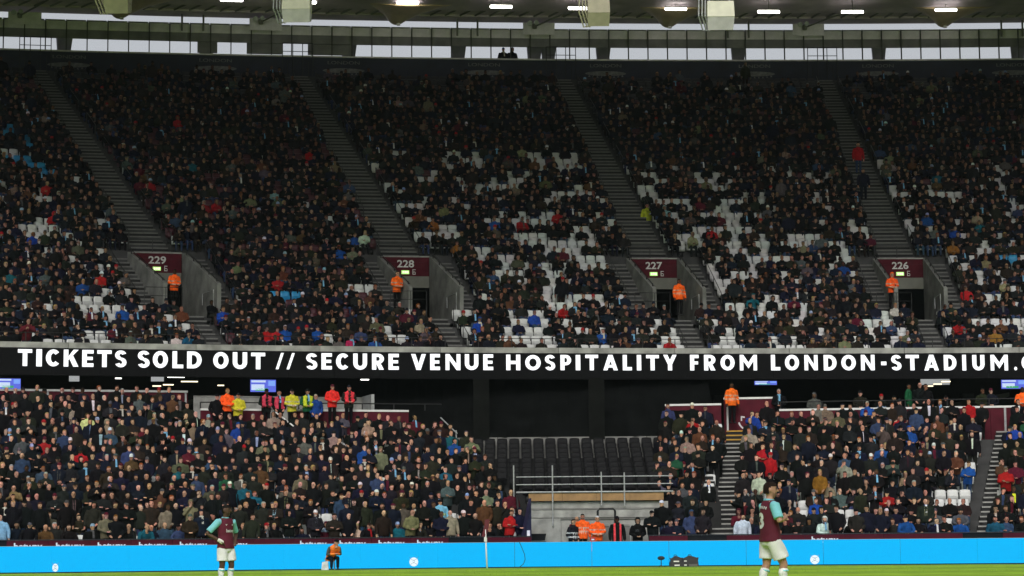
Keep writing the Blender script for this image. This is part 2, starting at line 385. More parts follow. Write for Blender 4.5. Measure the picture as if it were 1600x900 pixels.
# ------------------------------------------------------------------ entrances (vomitories)
DARKIN = mat('dark concourse surface', (.012, .012, .012), .9, .3, 2.0)  # near black base puts the gloom of the deep concourse into the colour
EXIT = mat('exit sign green', (.1, .3, .1), .5, 0, emit=(.55, .9, .25), es=.9)
EXITW = mat('exit sign pictogram', (.8, .9, .6), .5, 0, emit=(.95, 1, .7), es=1.0)
DIGIT = mat('sign lettering', (.55, .55, .53), .6, .1, 3.0)
WHICH = {'229': 'leftmost', '228': 'second', '227': 'third', '226': 'rightmost'}
for c, nm in SIGNS.items():
    wb = roww(12) + .02; wf = roww(5) + .15
    V = empty('vomitory_entrance', up(c, wb, rowz(5)), '%s of the four concrete entrances, its maroon panel numbered %s' % (WHICH[nm], nm), 'entrance', 'numbered entrances of the upper tier')
    t = tang(c, wb); ax = Vector((t[0], t[1], 0)); zz = Vector((0, 0, 1)); ny = Vector((t[1], -t[0], 0))
    P = Vector(up(c, wb, 0)); hx = VH*(1-SB*wb)
    mb = MB(); mb.obox(P - ny*.06, t, (-t[1], t[0]), hx, .06, 14.12, 15.06); PN = mb.build('number_panel', MAROON, V)
    mb = MB(); mb.obox(P - ny*.062, t, (-t[1], t[0]), hx+.02, .085, 15.063, 15.12); mb.build('cap_rail', CONC, V)
    mb = MB(); mb.obox(P - ny*.10, t, (-t[1], t[0]), hx, .10, 13.55, 14.117); mb.build('lintel', STEELD, V)
    lettering('number', nm, P + ny*.012 - ax*.40 + zz*14.55, ax, zz, .84, .37, DIGIT, PN, .022)
    mb = MB(); mb.obox(P + ny*.03 + ax*.0, t, (-t[1], t[0]), .19, .03, 14.22, 14.40); E = mb.build('exit_sign', EXIT, V)
    mb = MB()
    for dx, hw_ in ((-.10, .04), (.0, .035), (.1, .05)): mb.obox(P + ny*.064 + ax*dx, t, (-t[1], t[0]), hw_, .003, 14.26, 14.36)
    mb.build('pictogram', EXITW, E)
    mb = MB(); q = P + ny*.014 + ax*.44
    for (a0, a1, z0, z1) in ((-.08, -.045, 14.20, 14.46), (-.045, .07, 14.425, 14.46), (-.045, .05, 14.31, 14.345), (-.045, .07, 14.20, 14.235), (.045, .07, 14.235, 14.32)):
        mb.obox(q + ax*(a0+a1)/2, t, (-t[1], t[0]), (a1-a0)/2, .004, z0, z1)
    mb.build('seat_symbol', DIGIT, PN)
    for side in (-1, 1):
        mb = MB(); a, b = c+side*VH, c+side*(VH+.17)
        if side < 0: a, b = b, a
        ztop = lambda w_: 13.05 + (15.10-13.05)*(w_-wf)/(wb-wf)
        mb.hexa([up(a, wf, rowz(3)), up(b, wf, rowz(3)), up(b, wb, rowz(3)), up(a, wb, rowz(3)), up(a, wf, ztop(wf)), up(b, wf, ztop(wf)), up(b, wb, ztop(wb)), up(a, wb, ztop(wb))])
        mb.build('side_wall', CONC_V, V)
        s2 = c+side*(VH+.085)
        mb = MB(); mb.tube([up(s2, wf+.1, ztop(wf)+.14), up(s2, wb-.1, ztop(wb)+.14)], .022, 5)
        for q_ in np.linspace(wf+.3, wb-.3, 5): mb.tube([up(s2, q_, ztop(q_)), up(s2, q_, ztop(q_)+.14)], .03, 5)
        mb.build('wall_handrail', BLACKM, V)
    mb = MB(); mb.tube([up(c+.86, wf-.1, 11.9), up(c+.86, wf-.1, 12.75), up(c+.93, wf+1.5, 12.75), up(c+.93, wf+1.5, 12.2)], .02, 5); mb.build('grab_rail', GALV, V)
    mb = MB(); mb.hexa([up(c-VH, wf, rowz(5)-.2), up(c+VH, wf, rowz(5)-.2), up(c+VH, 26, rowz(5)-.2), up(c-VH, 26, rowz(5)-.2), up(c-VH, wf, rowz(5)+.003), up(c+VH, wf, rowz(5)+.003), up(c+VH, 26, rowz(5)+.003), up(c-VH, 26, rowz(5)+.003)])
    mb.build('floor', TERR, V)
# concourse behind the entrances: back wall with daylight openings
YB = 22.0
openings = {-12.66: [(-.1, .28, 13.8, 14.05)], -2.10: [(-.15, .95, 13.7, 14.25)], 8.86: [(-.95, .15, 13.65, 14.3), (.45, .7, 13.5, 14.3)], 19.93: [(.05, .5, 13.7, 14.3)]}
mb = MB()
def wallq(u0, u1, z0, z1): mb.poly([up(u0, YB, z0), up(u1, YB, z0), up(u1, YB, z1), up(u0, YB, z1)])
cur = -34.0
for c in sorted(openings):
    for (a, b, z0, z1) in openings[c]:
        a += c + .08; b += c + .08
        wallq(cur, a, 10.8, 23.8); wallq(a, b, 10.8, z0); wallq(a, b, z1, 23.8); cur = b
wallq(cur, 42, 10.8, 23.8)
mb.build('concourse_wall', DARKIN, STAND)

# unseen stand behind the camera, added to cut low sky light on top rows
OPP = empty('unseen_grandstand', (0, -30, 0), 'unseen stand behind the camera, added to cut sky light on the top rows', 'grandstand')
mb = MB()
for k in range(24):
    y0, z0 = -5 - 2.0*k, .6 + 1.15*k
    mb.poly([(-110, y0, z0-1.15), (110, y0, z0-1.15), (110, y0, z0), (-110, y0, z0)]); mb.poly([(-110, y0, z0), (110, y0, z0), (110, y0-2, z0), (-110, y0-2, z0)])
mb.poly([(-110, -53, 0), (110, -53, 0), (110, -53, 32), (-110, -53, 32)])
mb.build('terrace', TERR, OPP)
mb = MB(); mb.box(-115, -58, 32, 115, -24, 33); mb.build('roof', CEIL, OPP)
# ------------------------------------------------------------------ ribbon board on the front of the upper tier
RB = empty('led_ribbon_board', up(0, -.05, 8.4), 'long black LED ribbon board with white scrolling capitals under the upper tier', 'led board')
for i in range(34):
    a0 = -30 + i*2.0; mb = MB(); ss = np.linspace(a0+.004, a0+1.996, 4)
    for a, b in zip(ss, ss[1:]):
        mb.hexa([up(a, -.05, 8.36), up(b, -.05, 8.36), up(b, .2, 8.36), up(a, .2, 8.36), up(a, -.05, 9.545), up(b, -.05, 9.545), up(b, .2, 9.545), up(a, .2, 9.545)])
    mb.build('screen_panel', mat('led screen off', (.005, .005, .006), .8, .2, 2.0, spec=.1), RB)
T_, TH = .27, .215                  # stroke weights, relative to the height
def glyph(ch, W):                   # strokes as 2-d polygons in a box W x 1
    P = []
    def bar(x0, y0, x1, y1): P.append([(x0, y0), (x1, y0), (x1, y1), (x0, y1)])
    def diag(xa, ya, xb, yb, t): P.append([(xa-t/2, ya), (xa+t/2, ya), (xb+t/2, yb), (xb-t/2, yb)])
    def ring(cx, cy, rx, ry, a0, a1, tx, ty, n=14):
        for i in range(n):
            a, b = a0+(a1-a0)*i/n, a0+(a1-a0)*(i+1)/n
            P.append([(cx+rx*math.cos(a), cy+ry*math.sin(a)), (cx+rx*math.cos(b), cy+ry*math.sin(b)), (cx+(rx-tx)*math.cos(b), cy+(ry-ty)*math.sin(b)), (cx+(rx-tx)*math.cos(a), cy+(ry-ty)*math.sin(a))])
    t, h = min(T_, W), TH; R = math.radians
    if ch == 'T': bar(0, 1-h, W, 1); bar(W/2-t/2, 0, W/2+t/2, 1-h)
    elif ch == 'I': bar(0, 0, W, 1)
    elif ch == 'L': bar(0, 0, t, 1); bar(t, 0, W, h)
    elif ch == 'E': bar(0, 0, t, 1); bar(t, 0, W, h); bar(t, 1-h, W, 1); bar(t, .5-h*.45, W*.93, .5+h*.45)
    elif ch == 'F': bar(0, 0, t, 1); bar(t, 1-h, W, 1); bar(t, .48-h*.45, W*.93, .48+h*.45)
    elif ch == 'H': bar(0, 0, t, 1); bar(W-t, 0, W, 1); bar(t, .5-h*.5, W-t, .5+h*.5)
    elif ch == 'N': bar(0, 0, t*.9, 1); bar(W-t*.9, 0, W, 1); P.append([(t*.9, 1), (t*.9, .62), (W-t*.9, 0), (W-t*.9, .38)])
    elif ch == 'M':
        s = t*.85; bar(0, 0, s, 1); bar(W-s, 0, W, 1); P.append([(s, 1), (s, .6), (W/2, .12), (W/2, .52)]); P.append([(W-s, 1), (W-s, .6), (W/2, .12), (W/2, .52)])
    elif ch == 'O': ring(W/2, .5, W/2, .5, 0, 2*PI, t, h*1.05, 28)
    elif ch == 'C': ring(W*.55, .5, W*.55, .5, R(42), R(318), t*1.05, h*1.05, 22)
    elif ch == 'U': bar(0, .4, t, 1); bar(W-t, .4, W, 1); ring(W/2, .4, W/2, .4, PI, 2*PI, t, h*1.05, 16)
    elif ch == 'D': bar(0, 0, t, 1); bar(t, 0, W*.42, h); bar(t, 1-h, W*.42, 1); ring(W*.42, .5, W*.58, .5, -PI/2, PI/2, t, h, 16)
    elif ch in 'PR':
        c = .68 if ch == 'R' else .66; bar(0, 0, t, 1); bar(t, 1-h*.95, W*.5, 1); bar(t, 2*c-1, W*.5, 2*c-1+h*.9); ring(W*.5, c, W*.5, 1-c, -PI/2, PI/2, t, h*.92, 12)
        if ch == 'R': P.append([(W-t*1.15, 0), (W, 0), (W*.5+t*.55, .42), (W*.5-t*.45, .42)])
    elif ch == 'K':
        bar(0, 0, t, 1); P.append([(t, .38), (t, .60), (W-t*1.1, 1), (W, 1)]); P.append([(t*1.15, .50), (t*1.9, .70), (W, 0), (W-t*1.15, 0)])
    elif ch == 'A': diag(t/2, 0, W/2, 1, t); diag(W-t/2, 0, W/2, 1, t); bar(W*.28, .18, W*.72, .18+h*.8)
    elif ch == 'V': diag(W/2, 0, t/2, 1, t); diag(W/2, 0, W-t/2, 1, t)
    elif ch == 'Y': diag(W/2, .38, t/2, 1, t); diag(W/2, .38, W-t/2, 1, t); bar(W/2-t/2, 0, W/2+t/2, .46)
    elif ch == 'S':
        ring(W*.5, .715, W*.5, .285, R(20), R(270), t*.95, h*.92, 16); ring(W*.5, .29, W*.5, .29, R(90), R(-160), t*.95, h*.92, 16)
    elif ch == '/': diag(.09, 0, W-.09, 1, .17)
    elif ch == '-': bar(0, 0, W, 1)
    elif ch == '.': ring(W/2, .5, W/2, .5, 0, 2*PI, W/2-.001, .499, 14)
    return P
def put_letter(ch, u0, u1, z0, z1):
    if ch == '.': z1 = z0 + .17
    if ch == '-': zm = (z0+z1)/2 - .03; z0, z1 = zm-.085, zm+.085
    h = z1-z0; um = (u0+u1)/2; a, b = up(u0, -.06), up(u1, -.06); W = math.hypot(b[0]-a[0], b[1]-a[1])/h
    mb = MB()
    for i, poly in enumerate(glyph(ch, W)):
        d = -.054 - .0015*(i % 5) - .0004*(i % 3)
        fr = [up(u0+(u1-u0)*x/W, d, z0+h*y) for x, y in poly]; bk = [up(u0+(u1-u0)*x/W, -.0505, z0+h*y) for x, y in poly]
        mb.poly(fr)
    mb.build('letter', LEDW, RB)
RIBBON = [('T',-21.38,-20.8,8.74,9.47),('I',-20.63,-20.4,8.73,9.48),('C',-20.24,-19.68,8.74,9.48),('K',-19.51,-18.9,8.74,9.48),('E',-18.75,-18.28,8.74,9.48),('T',-18.13,-17.53,8.74,9.48),('S',-17.39,-16.91,8.74,9.48),('S',-16.44,-15.94,8.73,9.48),('O',-15.81,-15.17,8.73,9.48),('L',-14.98,-14.52,8.73,9.48),('D',-14.36,-13.74,8.73,9.48),('O',-13.25,-12.59,8.73,9.47),('U',-12.41,-11.79,8.72,9.47),('T',-11.62,-11.01,8.72,9.46),('/',-10.56,-10.2,8.73,9.46),('/',-10.09,-9.72,8.73,9.46),('S',-9.23,-8.74,8.73,9.46),('E',-8.56,-8.1,8.74,9.47),('C',-7.92,-7.36,8.74,9.47),('U',-7.16,-6.55,8.74,9.47),('R',-6.33,-5.8,8.75,9.47),('E',-5.6,-5.14,8.75,9.47),('V',-4.59,-3.93,8.75,9.47),('E',-3.74,-3.3,8.75,9.48),('N',-3.05,-2.38,8.75,9.48),('U',-2.18,-1.57,8.76,9.48),('E',-1.35,-0.9,8.76,9.48),('H',-0.31,0.33,8.76,9.47),('O',0.55,1.26,8.76,9.46),('S',1.45,1.92,8.76,9.47),('P',2.16,2.65,8.77,9.47),('I',2.86,3.07,8.77,9.47),('T',3.3,3.89,8.77,9.48),('A',4.12,4.79,8.77,9.48),('L',5.02,5.44,8.77,9.48),('I',5.67,5.87,8.77,9.48),('T',6.1,6.69,8.77,9.48),('Y',6.89,7.51,8.77,9.49),('F',8.13,8.53,8.77,9.49),('R',8.78,9.31,8.77,9.49),('O',9.54,10.2,8.77,9.49),('M',10.44,11.24,8.77,9.49),('L',11.89,12.32,8.77,9.49),('O',12.54,13.2,8.77,9.49),('N',13.45,14.07,8.77,9.48),('D',14.35,14.95,8.76,9.48),('O',15.17,15.85,8.76,9.48),('N',16.09,16.73,8.76,9.48),('-',17.03,17.28,8.75,9.47),('S',17.5,17.98,8.75,9.47),('T',18.18,18.8,8.75,9.47),('A',19.04,19.72,8.74,9.47),('D',19.96,20.55,8.74,9.46),('I',20.82,21.0,8.73,9.46),('U',21.29,21.86,8.73,9.45),('M',22.14,22.95,8.72,9.45),('.',23.23,23.37,8.72,9.44),('C',23.58,24.17,8.71,9.44)]
for r in RIBBON: put_letter(*r)
# ------------------------------------------------------------------ concourse under the upper tier (dark, open to the front)
CC = empty('concourse', up(0, 3, 8.2), 'dark open concourse between the lower stand and the ribbon board', 'concourse')
mb = MB()
uu = np.linspace(-32, 40, 24)
for a, b in zip(uu, uu[1:]):
    mb.poly([up(a, .2, 9.0), up(b, .2, 9.0), up(b, 21.2, 11.4), up(a, 21.2, 11.4)])
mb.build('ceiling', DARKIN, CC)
mb = MB()
wins = []
for x0, x1, y0, y1 in ((108, 124, 583, 596), (236, 256, 587, 596), (636, 652, 590, 597), (893, 911, 585, 598), (1043, 1092, 586, 597), (1438, 1484, 586, 601)):
    (ua, za), (ub, zb2) = survey(x0, y0, 21), survey(x1, y1, 21); wins.append((ua, ub, zb2, za))
def wq(a, b, z0, z1): mb.poly([up(a, 21, z0), up(b, 21, z0), up(b, 21, z1), up(a, 21, z1)])
cur = -32
for a, b, z0, z1 in wins:
    wq(cur, a, 4, 11.5); wq(a, b, 4, z0); wq(a, b, z1, 11.5); cur = b
wq(cur, 40, 4, 11.5)
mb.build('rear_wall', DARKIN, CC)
mb = MB()
for a, b in zip(uu, uu[1:]): mb.poly([up(a, 8, 5.2), up(b, 8, 5.2), up(b, 22, 5.2), up(a, 22, 5.2)])
mb.build('floor', TERR, CC)
for u in (-29, -21.5, -14.2, -9.0, 1.5, 12.6, 23.5, 33):
    mb = MB(); p = up(u, 13, 4.9); mb.box(p[0]-.3, p[1]-.3, 4.9, p[0]+.3, p[1]+.3, 8.5); mb.build('column', TERR, CC)
for u0, u1 in ((-12.6, -8.8), (-.3, 3.0), (21.6, 25.2), (8.6, 11.8)):   # sloping stair soffits
    mb = MB(); mb.hexa([up(u0, 12, 7.55), up(u1, 12, 8.3), up(u1, 15, 8.3), up(u0, 15, 7.55), up(u0, 12, 7.75), up(u1, 12, 8.5), up(u1, 15, 8.5), up(u0, 15, 7.75)]); mb.build('stair_soffit', STEELD, CC)
mb = MB(); mb.hexa([up(-18.0, 9, 7.0), up(-17.0, 9, 7.0), up(-17.0, 9.4, 7.0), up(-18.0, 9.4, 7.0), up(-17.4, 9, 8.4), up(-16.5, 9, 8.4), up(-16.5, 9.4, 8.4), up(-17.4, 9.4, 8.4)])
for d in (0, .35, .7): mb.tube([up(-18+d+.1, 8.95, 7.0), up(-17.4+d+.1, 8.95, 8.4)], .05, 5)
GR = mb.build('stair_screen', mat('self-lit green mesh', (.06, .30, .13), .7, .3, 3.0, emit=(.05, .30, .12), es=.25), CC)  # screen emits a faint green glow of its own, no lamp behind it
mb = MB(); mb.hexa([up(-10.3, 9, 6.5), up(-8.9, 9, 6.5), up(-8.9, 9.2, 6.5), up(-10.3, 9.2, 6.5), up(-10.3, 9, 7.9), up(-8.9, 9, 8.25), up(-8.9, 9.2, 8.25), up(-10.3, 9.2, 7.9)]); mb.build('red_partition', mat('red partition', (.16, .02, .015), .7, .2, 2.0), CC)
def strip_light(u, w, z, ln, M, label):
    t = tang(u, w); p = up(u, w, z); mb = MB(); mb.obox(p, t, (-t[1], t[0]), ln/2, .05, z, z+.05); o = mb.build('strip_light', M)
    tag(o, label, 'light', 'lights on the concourse ceiling'); return o
for i, (px, y, ln, wm) in enumerate(((96, 582, .8, 1), (125, 582, .6, 1), (185, 592, .3, 0), (285, 584, .5, 0), (275, 590, .8, 0), (245, 604, .4, 1), (263, 602, .5, 1), (296, 597, .8, 1), (345, 603, .3, 1), (458, 587, .4, 0), (495, 586, .3, 0), (570, 594, .4, 0),
        (618, 594, .3, 0), (675, 592, .6, 0), (690, 598, .5, 1), (718, 586, 1.0, 0), (646, 607, .3, 0), (805, 586, .5, 0), (825, 592, .3, 0), (868, 586, .9, 1), (1010, 593, .5, 1), (1090, 597, .4, 1), (1049, 607, .3, 0), (1115, 587, .6, 0), (1240, 586, .8, 0), (1400, 592, .4, 1), (1414, 588, .35, 1), (1428, 586, .4, 1), (1454, 604, .25, 1), (1465, 601, .4, 1), (1478, 597, .45, 1))):
    w_ = 7.0 + (i % 4)*.6
    uu_, z = survey(px, y, w_)
    strip_light(uu_, w_, min(z, 8.97 + .11*w_), ln, LAMPW if wm else LAMP, None)
LT = [o for o in COL.objects if o.name.startswith('strip_light')]
LT.sort(key=lambda o: o.location.x/o.location.y)
for i, o in enumerate(LT):
    o['label'] = 'small %s ceiling light in the dark concourse, %s from the left' % ('warm' if o.data.materials[0] == LAMPW else 'white', ordinal(i+1)); o['category'] = 'light'
def tv(px, y0, y1, wid, label):
    w_ = 5.5; u, zt_ = survey(px, y0+1.5, w_); zb_ = survey(px, y1+1.5, w_)[1]
    t = tang(u, w_); P = Vector(up(u, w_, 0)); ax = Vector((t[0], t[1], 0)); ny = Vector((t[1], -t[0], 0))
    T = empty('television', P + Vector((0, 0, zb_)), label, 'television', 'televisions hanging in the concourse')
    mb = MB(); mb.obox(P, t, (-t[1], t[0]), wid/2+.03, .05, zb_-.03, zt_+.03); mb.build('casing', BLACK, T)
    mb = MB(); mb.obox(P + ny*.052, t, (-t[1], t[0]), wid/2, .006, zb_, zt_); sc = mb.build('screen', mat('tv blue', (.02, .02, .1), .4, 0, emit=(.12, .16, .75), es=1.0), T)
    h = zt_-zb_
    for a, b, c, d, M in ((-.46, .05, .15, .62, mat('tv pale', (.2, .2, .2), .4, 0, emit=(.6, .72, .95), es=1.0)), (-.3, .2, .08, .3, mat('tv green', (.02, .1, .03), .4, 0, emit=(.06, .4, .14), es=1.0)), (.2, .47, .5, .92, mat('tv light blue', (.05, .1, .2), .4, 0, emit=(.22, .4, .95), es=1.0)), (-.46, .1, .78, .95, mat('tv pale', (0, 0, 0)))):
        mb = MB(); q = P + ny*.060 + ax*((a+b)/2*wid); mb.obox(q, t, (-t[1], t[0]), (b-a)/2*wid, .003, zb_+c*h, zb_+d*h); mb.build('picture', M, sc)
    mb = MB(); mb.tube([P + Vector((0, 0, zt_)), P + Vector((0, 0, 8.5))], .03, 5); mb.build('hanger', BLACK, T)
tv(14, 590, 606, 1.05, 'television showing blue and white graphics at the far left of the concourse')
tv(411, 592, 611, 1.2, 'television with blue screen above the stewards in pink and yellow jackets')
tv(1196, 594, 600, 1.1, 'slim pale blue television beside the standing orange steward')
tv(1583, 592, 606, 1.2, 'television showing blue and green picture at the far right of the concourse')

# ------------------------------------------------------------------ roof and the open gallery under it
RF_ = empty('stadium_roof', up(7, WBACK, 31.5), 'dark stadium roof with steel beam and open gallery above the top row', 'roof')
def zc(w_): return 32.27 + .02*(30.2-w_) if w_ > 22 else 32.434
mb = MB(); uu = np.linspace(-36, 44, 26); ww = [-19, -8, 0, 6, 12, 17, 21, 24, 26.2, 27.6, 27.61, 28.9, 28.91, 30.2]
def zc2(w_): return zc(w_) + (.12 if 27.605 < w_ < 28.905 else 0)
for a, b in zip(uu, uu[1:]):
    for c, d in zip(ww, ww[1:]): mb.poly([up(a, c, zc2(c)), up(a, d, zc2(d)), up(b, d, zc2(d)), up(b, c, zc2(c))])
    mb.poly([up(a, -19, zc(-19)+.6), up(a, 30.2, zc(30.2)+.6), up(b, 30.2, zc(30.2)+.6), up(b, -19, zc(-19)+.6)])
    mb.poly([up(a, -19, zc(-19)), up(b, -19, zc(-19)), up(b, -19, zc(-19)+.6), up(a, -19, zc(-19)+.6)])
mb.build('ceiling', CEIL, RF_)
for i, u in enumerate(np.arange(-22, 40, .62)):          # purlin ribs slanting over the ceiling
    mb = MB(); a, b = up(u, 28.9, zc(28.9)+.06), up(u+.25, 27.62, zc(27.6)+.06)
    mb.tube([a, b], .06, 4); mb.build('purlin', STEELD, RF_)
mb = MB(); ss = np.linspace(-32, 40, 40)
def strip(mb, z0, z1, wa, wb2):
    for a, b in zip(ss, ss[1:]):
        mb.hexa([up(a, wa, z0), up(b, wa, z0), up(b, wb2, z0), up(a, wb2, z0), up(a, wa, z1), up(b, wa, z1), up(b, wb2, z1), up(a, wb2, z1)])
strip(mb, 30.60, 30.86, WBACK+.1, WBACK+.2); strip(mb, 30.862, 31.13, WBACK+.13, WBACK+.23)
mb.build('beam', STEELB, RF_)
# slim posts with grey cladding panels between them
PS = 1.147/1.433*1.02
us_ = list(np.arange(-19.6, 34, .826))
SHUT = [(-4.62, -4.0), (-3.05, -.9)]
for i, u in enumerate(us_):
    t = tang(u, WBACK); P = up(u, WBACK+.02)
    mb = MB(); mb.obox(P, t, (-t[1], t[0]), .032, .06, 29.85, 31.69); mb.build('post', POSTM, RF_)
    mb = MB(); um = u + .413; t = tang(um, WBACK); P = up(um, WBACK+.14); mb.obox(P, t, (-t[1], t[0]), .60, .03, 31.133, 31.64); mb.build('cladding_panel', GREYP, RF_)
    mb = MB(); mb.obox(up(um, WBACK+.10), t, (-t[1], t[0]), .55, .07, 31.645, 31.70); mb.build('cladding_trim', STEELD, RF_)
for a, b in ((-6.05, -5.25), (-4.05, -2.6), (-1.55, .25)):                 # closed bays
    mb = MB(); q = [up(a, WBACK+.2, 29.95), up(b, WBACK+.2, 29.95), up(b, WBACK+.25, 29.95), up(a, WBACK+.25, 29.95)]
    mb.hexa(q + [(x, y, 30.6) for x, y, z in q]); mb.build('closed_bay', STEELB, RF_)
for px in (323, 545, 716, 942, 1153, 1373, 1590, 100, 835, 857):             # raking columns outside the openings
    u = np.interp(px, [0, 400, 800, 1200, 1600], [-13.9, -3.7, 6.9, 17.7, 28.5]) + .2
    mb = MB(); mb.hexa([up(u-.26, WBACK+1.0, 29.3), up(u+.12, WBACK+1.0, 29.3), up(u+.12, WBACK+1.3, 29.3), up(u-.26, WBACK+1.3, 29.3), up(u-.36, WBACK+1.0, 31.3), up(u+.3, WBACK+1.0, 31.3), up(u+.3, WBACK+1.3, 31.3), up(u-.36, WBACK+1.3, 31.3)])
    mb.build('raking_column', STEELB, RF_)
# dark struts that cross the bright slot
for px in (281, 315, 713, 745, 1137, 1170, 1567, 1600):
    u = np.interp(px, [0, 400, 800, 1200, 1600], [-13.9, -3.7, 6.9, 17.7, 28.5])
    mb = MB(); p = up(u, WBACK-.05); mb.tube([(p[0], p[1], 31.2), (p[0], p[1], 32.2)], .06, 6); mb.build('strut', STEELD, RF_)
GAPP = mat('translucent gap strip', (.75, .75, .75), .6, .05)
# bronze fairings under the roof
for i, px in enumerate((182, 617, 1043, 1476)):
    u = np.interp(px, [0, 400, 800, 1200, 1600], [-13.9, -3.7, 6.9, 17.7, 28.5])
    w0_, w1_ = WBACK-.1, WBACK-3.0
    zz_ = zc(w1_)-.02
    A = [up(u-.42, w0_, 31.30), up(u+.42, w0_, 31.30), up(u+.42, w0_, 31.95), up(u-.42, w0_, 31.95)]
    mb = MB(); N = 8
    rows = []
    for j in range(7):
        f = j/6; ww_ = w0_ + (w1_-w0_)*f; zt_ = zc(ww_) - .01; hw_ = .45 + (1.75-.45)*f**1.1; dp = .50*(1-f) + .10*f
        rows.append([up(u + .1*f + hw_*x, ww_, zt_ - dp*(1-abs(x)**2.2)) for x in np.linspace(-1, 1, 9)])
    for r0, r1 in zip(rows, rows[1:]):
        for j in range(8): mb.poly([r0[j], r0[j+1], r1[j+1], r1[j]])
    mb.poly(rows[0]); mb.poly(rows[-1])
    mb.build('bronze_fairing', GOLD, RF_, smooth=True)
    p = up(u+.05, WBACK-.3, 31.62); mb = MB(); mb.box(p[0]-.1, p[1]-.1, p[2]+.1, p[0]+.1, p[1]+.1, p[2]+.3); mb.build('junction_box', GREYP, RF_)
CL = []
for i, (px, y) in enumerate(((362, 0), (477, 3.5), (637, 4.5), (783, 10.5), (905, 13), (1056, 14), (1201, 18.5), (1332, 18.7), (1478, 15.5))):
    w_ = 25.7 if px in (637, 1056, 1478) else 24.3; u, z = survey(px, y, w_); t = tang(u, w_); P = Vector(up(u, w_, z))
    Lg = empty('ceiling_light', P, 'white fluorescent tube light under the roof, %s from the left' % ordinal(i+1), 'light', 'tube lights under the roof')
    mb = MB(); ax = Vector((t[0], t[1], 0)); mb.tube([P-ax*.64, P-ax*.6, P+ax*.6, P+ax*.64], [.05, .085, .085, .05], 8); mb.build('tube', LAMPT, Lg, smooth=True)
    mb = MB(); mb.obox(P, t, (-t[1], t[0]), .66, .06, z+.09, z+.15); mb.build('fitting', STEELD, Lg)
    mb = MB(); mb.tube([P + Vector((0, 0, .15)), P + Vector((0, 0, max(.2, zc(w_)-z)))], .02, 5); mb.build('hanger', STEELD, Lg)
# loudspeaker boxes on hangers
for i, (px, yb, wd, M, lab) in enumerate(((180, 18, 1.25, TAN, 'tan loudspeaker box hung from the roof at the far left'), (462, 32, 1.45, CREAM, 'cream loudspeaker box hung from the roof, second from the left'), (936, 38, 1.15, TAN, 'tan loudspeaker box hung from the roof, third from the left'), (1127, 44, 1.40, CREAM, 'cream loudspeaker box hung from the roof at the right with side frames'))):
    Y = 92.0; X, zb_ = sight(px, yb, Y); wd *= .82; hh = .75; tl = .28
    S = empty('loudspeaker', (X, Y, zb_), lab, 'loudspeaker', 'loudspeakers hung from the roof')
    h2 = wd/2; mb = MB()
    mb.hexa([(X-h2*.93, Y+.35, zb_), (X+h2*.93, Y+.35, zb_), (X+h2*.93, Y+1.2, zb_+.25), (X-h2*.93, Y+1.2, zb_+.25), (X-h2, Y, zb_+.5), (X+h2, Y, zb_+.5), (X+h2, Y+1.2, zb_+hh+.4), (X-h2, Y+1.2, zb_+hh+.4)])
    mb.build('lower_cabinet', GREYP if M is CREAM else M, S)
    mb = MB(); mb.hexa([(X-h2, Y-.02, zb_+.503), (X+h2, Y-.02, zb_+.503), (X+h2, Y+1.0, zb_+.503), (X-h2, Y+1.0, zb_+.503), (X-h2*.97, Y+.1, zb_+hh+.45), (X+h2*.97, Y+.1, zb_+hh+.45), (X+h2*.97, Y+1.0, zb_+hh+.45), (X-h2*.97, Y+1.0, zb_+hh+.45)])
    mb.build('front_cabinet', M, S)
    mb = MB()
    for x in (X-h2-.16, X-h2-.30, X-h2-.03): mb.tube([(x, Y+.1, zb_+2.6), (x-.06, Y+.1, zb_+.55), (x+.14, Y+.4, zb_-.02), (X-h2*.9, Y+.5, zb_+.05)], .035, 6)
    mb.build('side_frame', GALV if M is CREAM else TAN, S)
    mb = MB()
    for x in (X-h2*.75, X+h2*.75): mb.tube([(x, Y+.6, zb_+1.3), (x, Y+.6, 32.5)], .055, 6)
    mb.build('hanger', GALV, S)
for i, px in enumerate((26, 405, 833, 1256)):
    u = np.interp(px, [0, 400, 800, 1200, 1600], [-13.9, -3.7, 6.9, 17.7, 28.5]); w_ = WBACK-.35
    P = Vector(up(u, w_, 31.65)); t = tang(u, w_); ax = Vector((t[0], t[1], 0))
    Fl = empty('floodlight', P, 'small floodlight with cable on the gallery beam, %s of four' % ('leftmost', 'second', 'third', 'rightmost')[i], 'floodlight', 'small floodlights on the gallery beam')
    mb = MB(); mb.obox(P + ax*.25, t, (-t[1], t[0]), .95, .02, 31.25, 31.98); mb.build('back_plate', GREYP, Fl)
    mb = MB(); mb.tube([P + Vector((-.3, -.2, .25)), P + Vector((-.3, -.42, .2))], [.11, .16], 10); mb.tube([P + Vector((.1, -.2, .3)), P + Vector((.1, -.42, .25))], [.09, .14], 10); mb.build('lamp_head', GALV, Fl)
    mb = MB(); mb.tube([P + Vector((0, -.15, -.05)), P + Vector((0, -.3, .18))], .14, 8); mb.tube([P + Vector((.1, -.2, .1)), P + Vector((1.2, -1.2, .35)), P + Vector((2.6, -3.0, .5))], .05, 6); mb.build('bracket', STEELD, Fl)
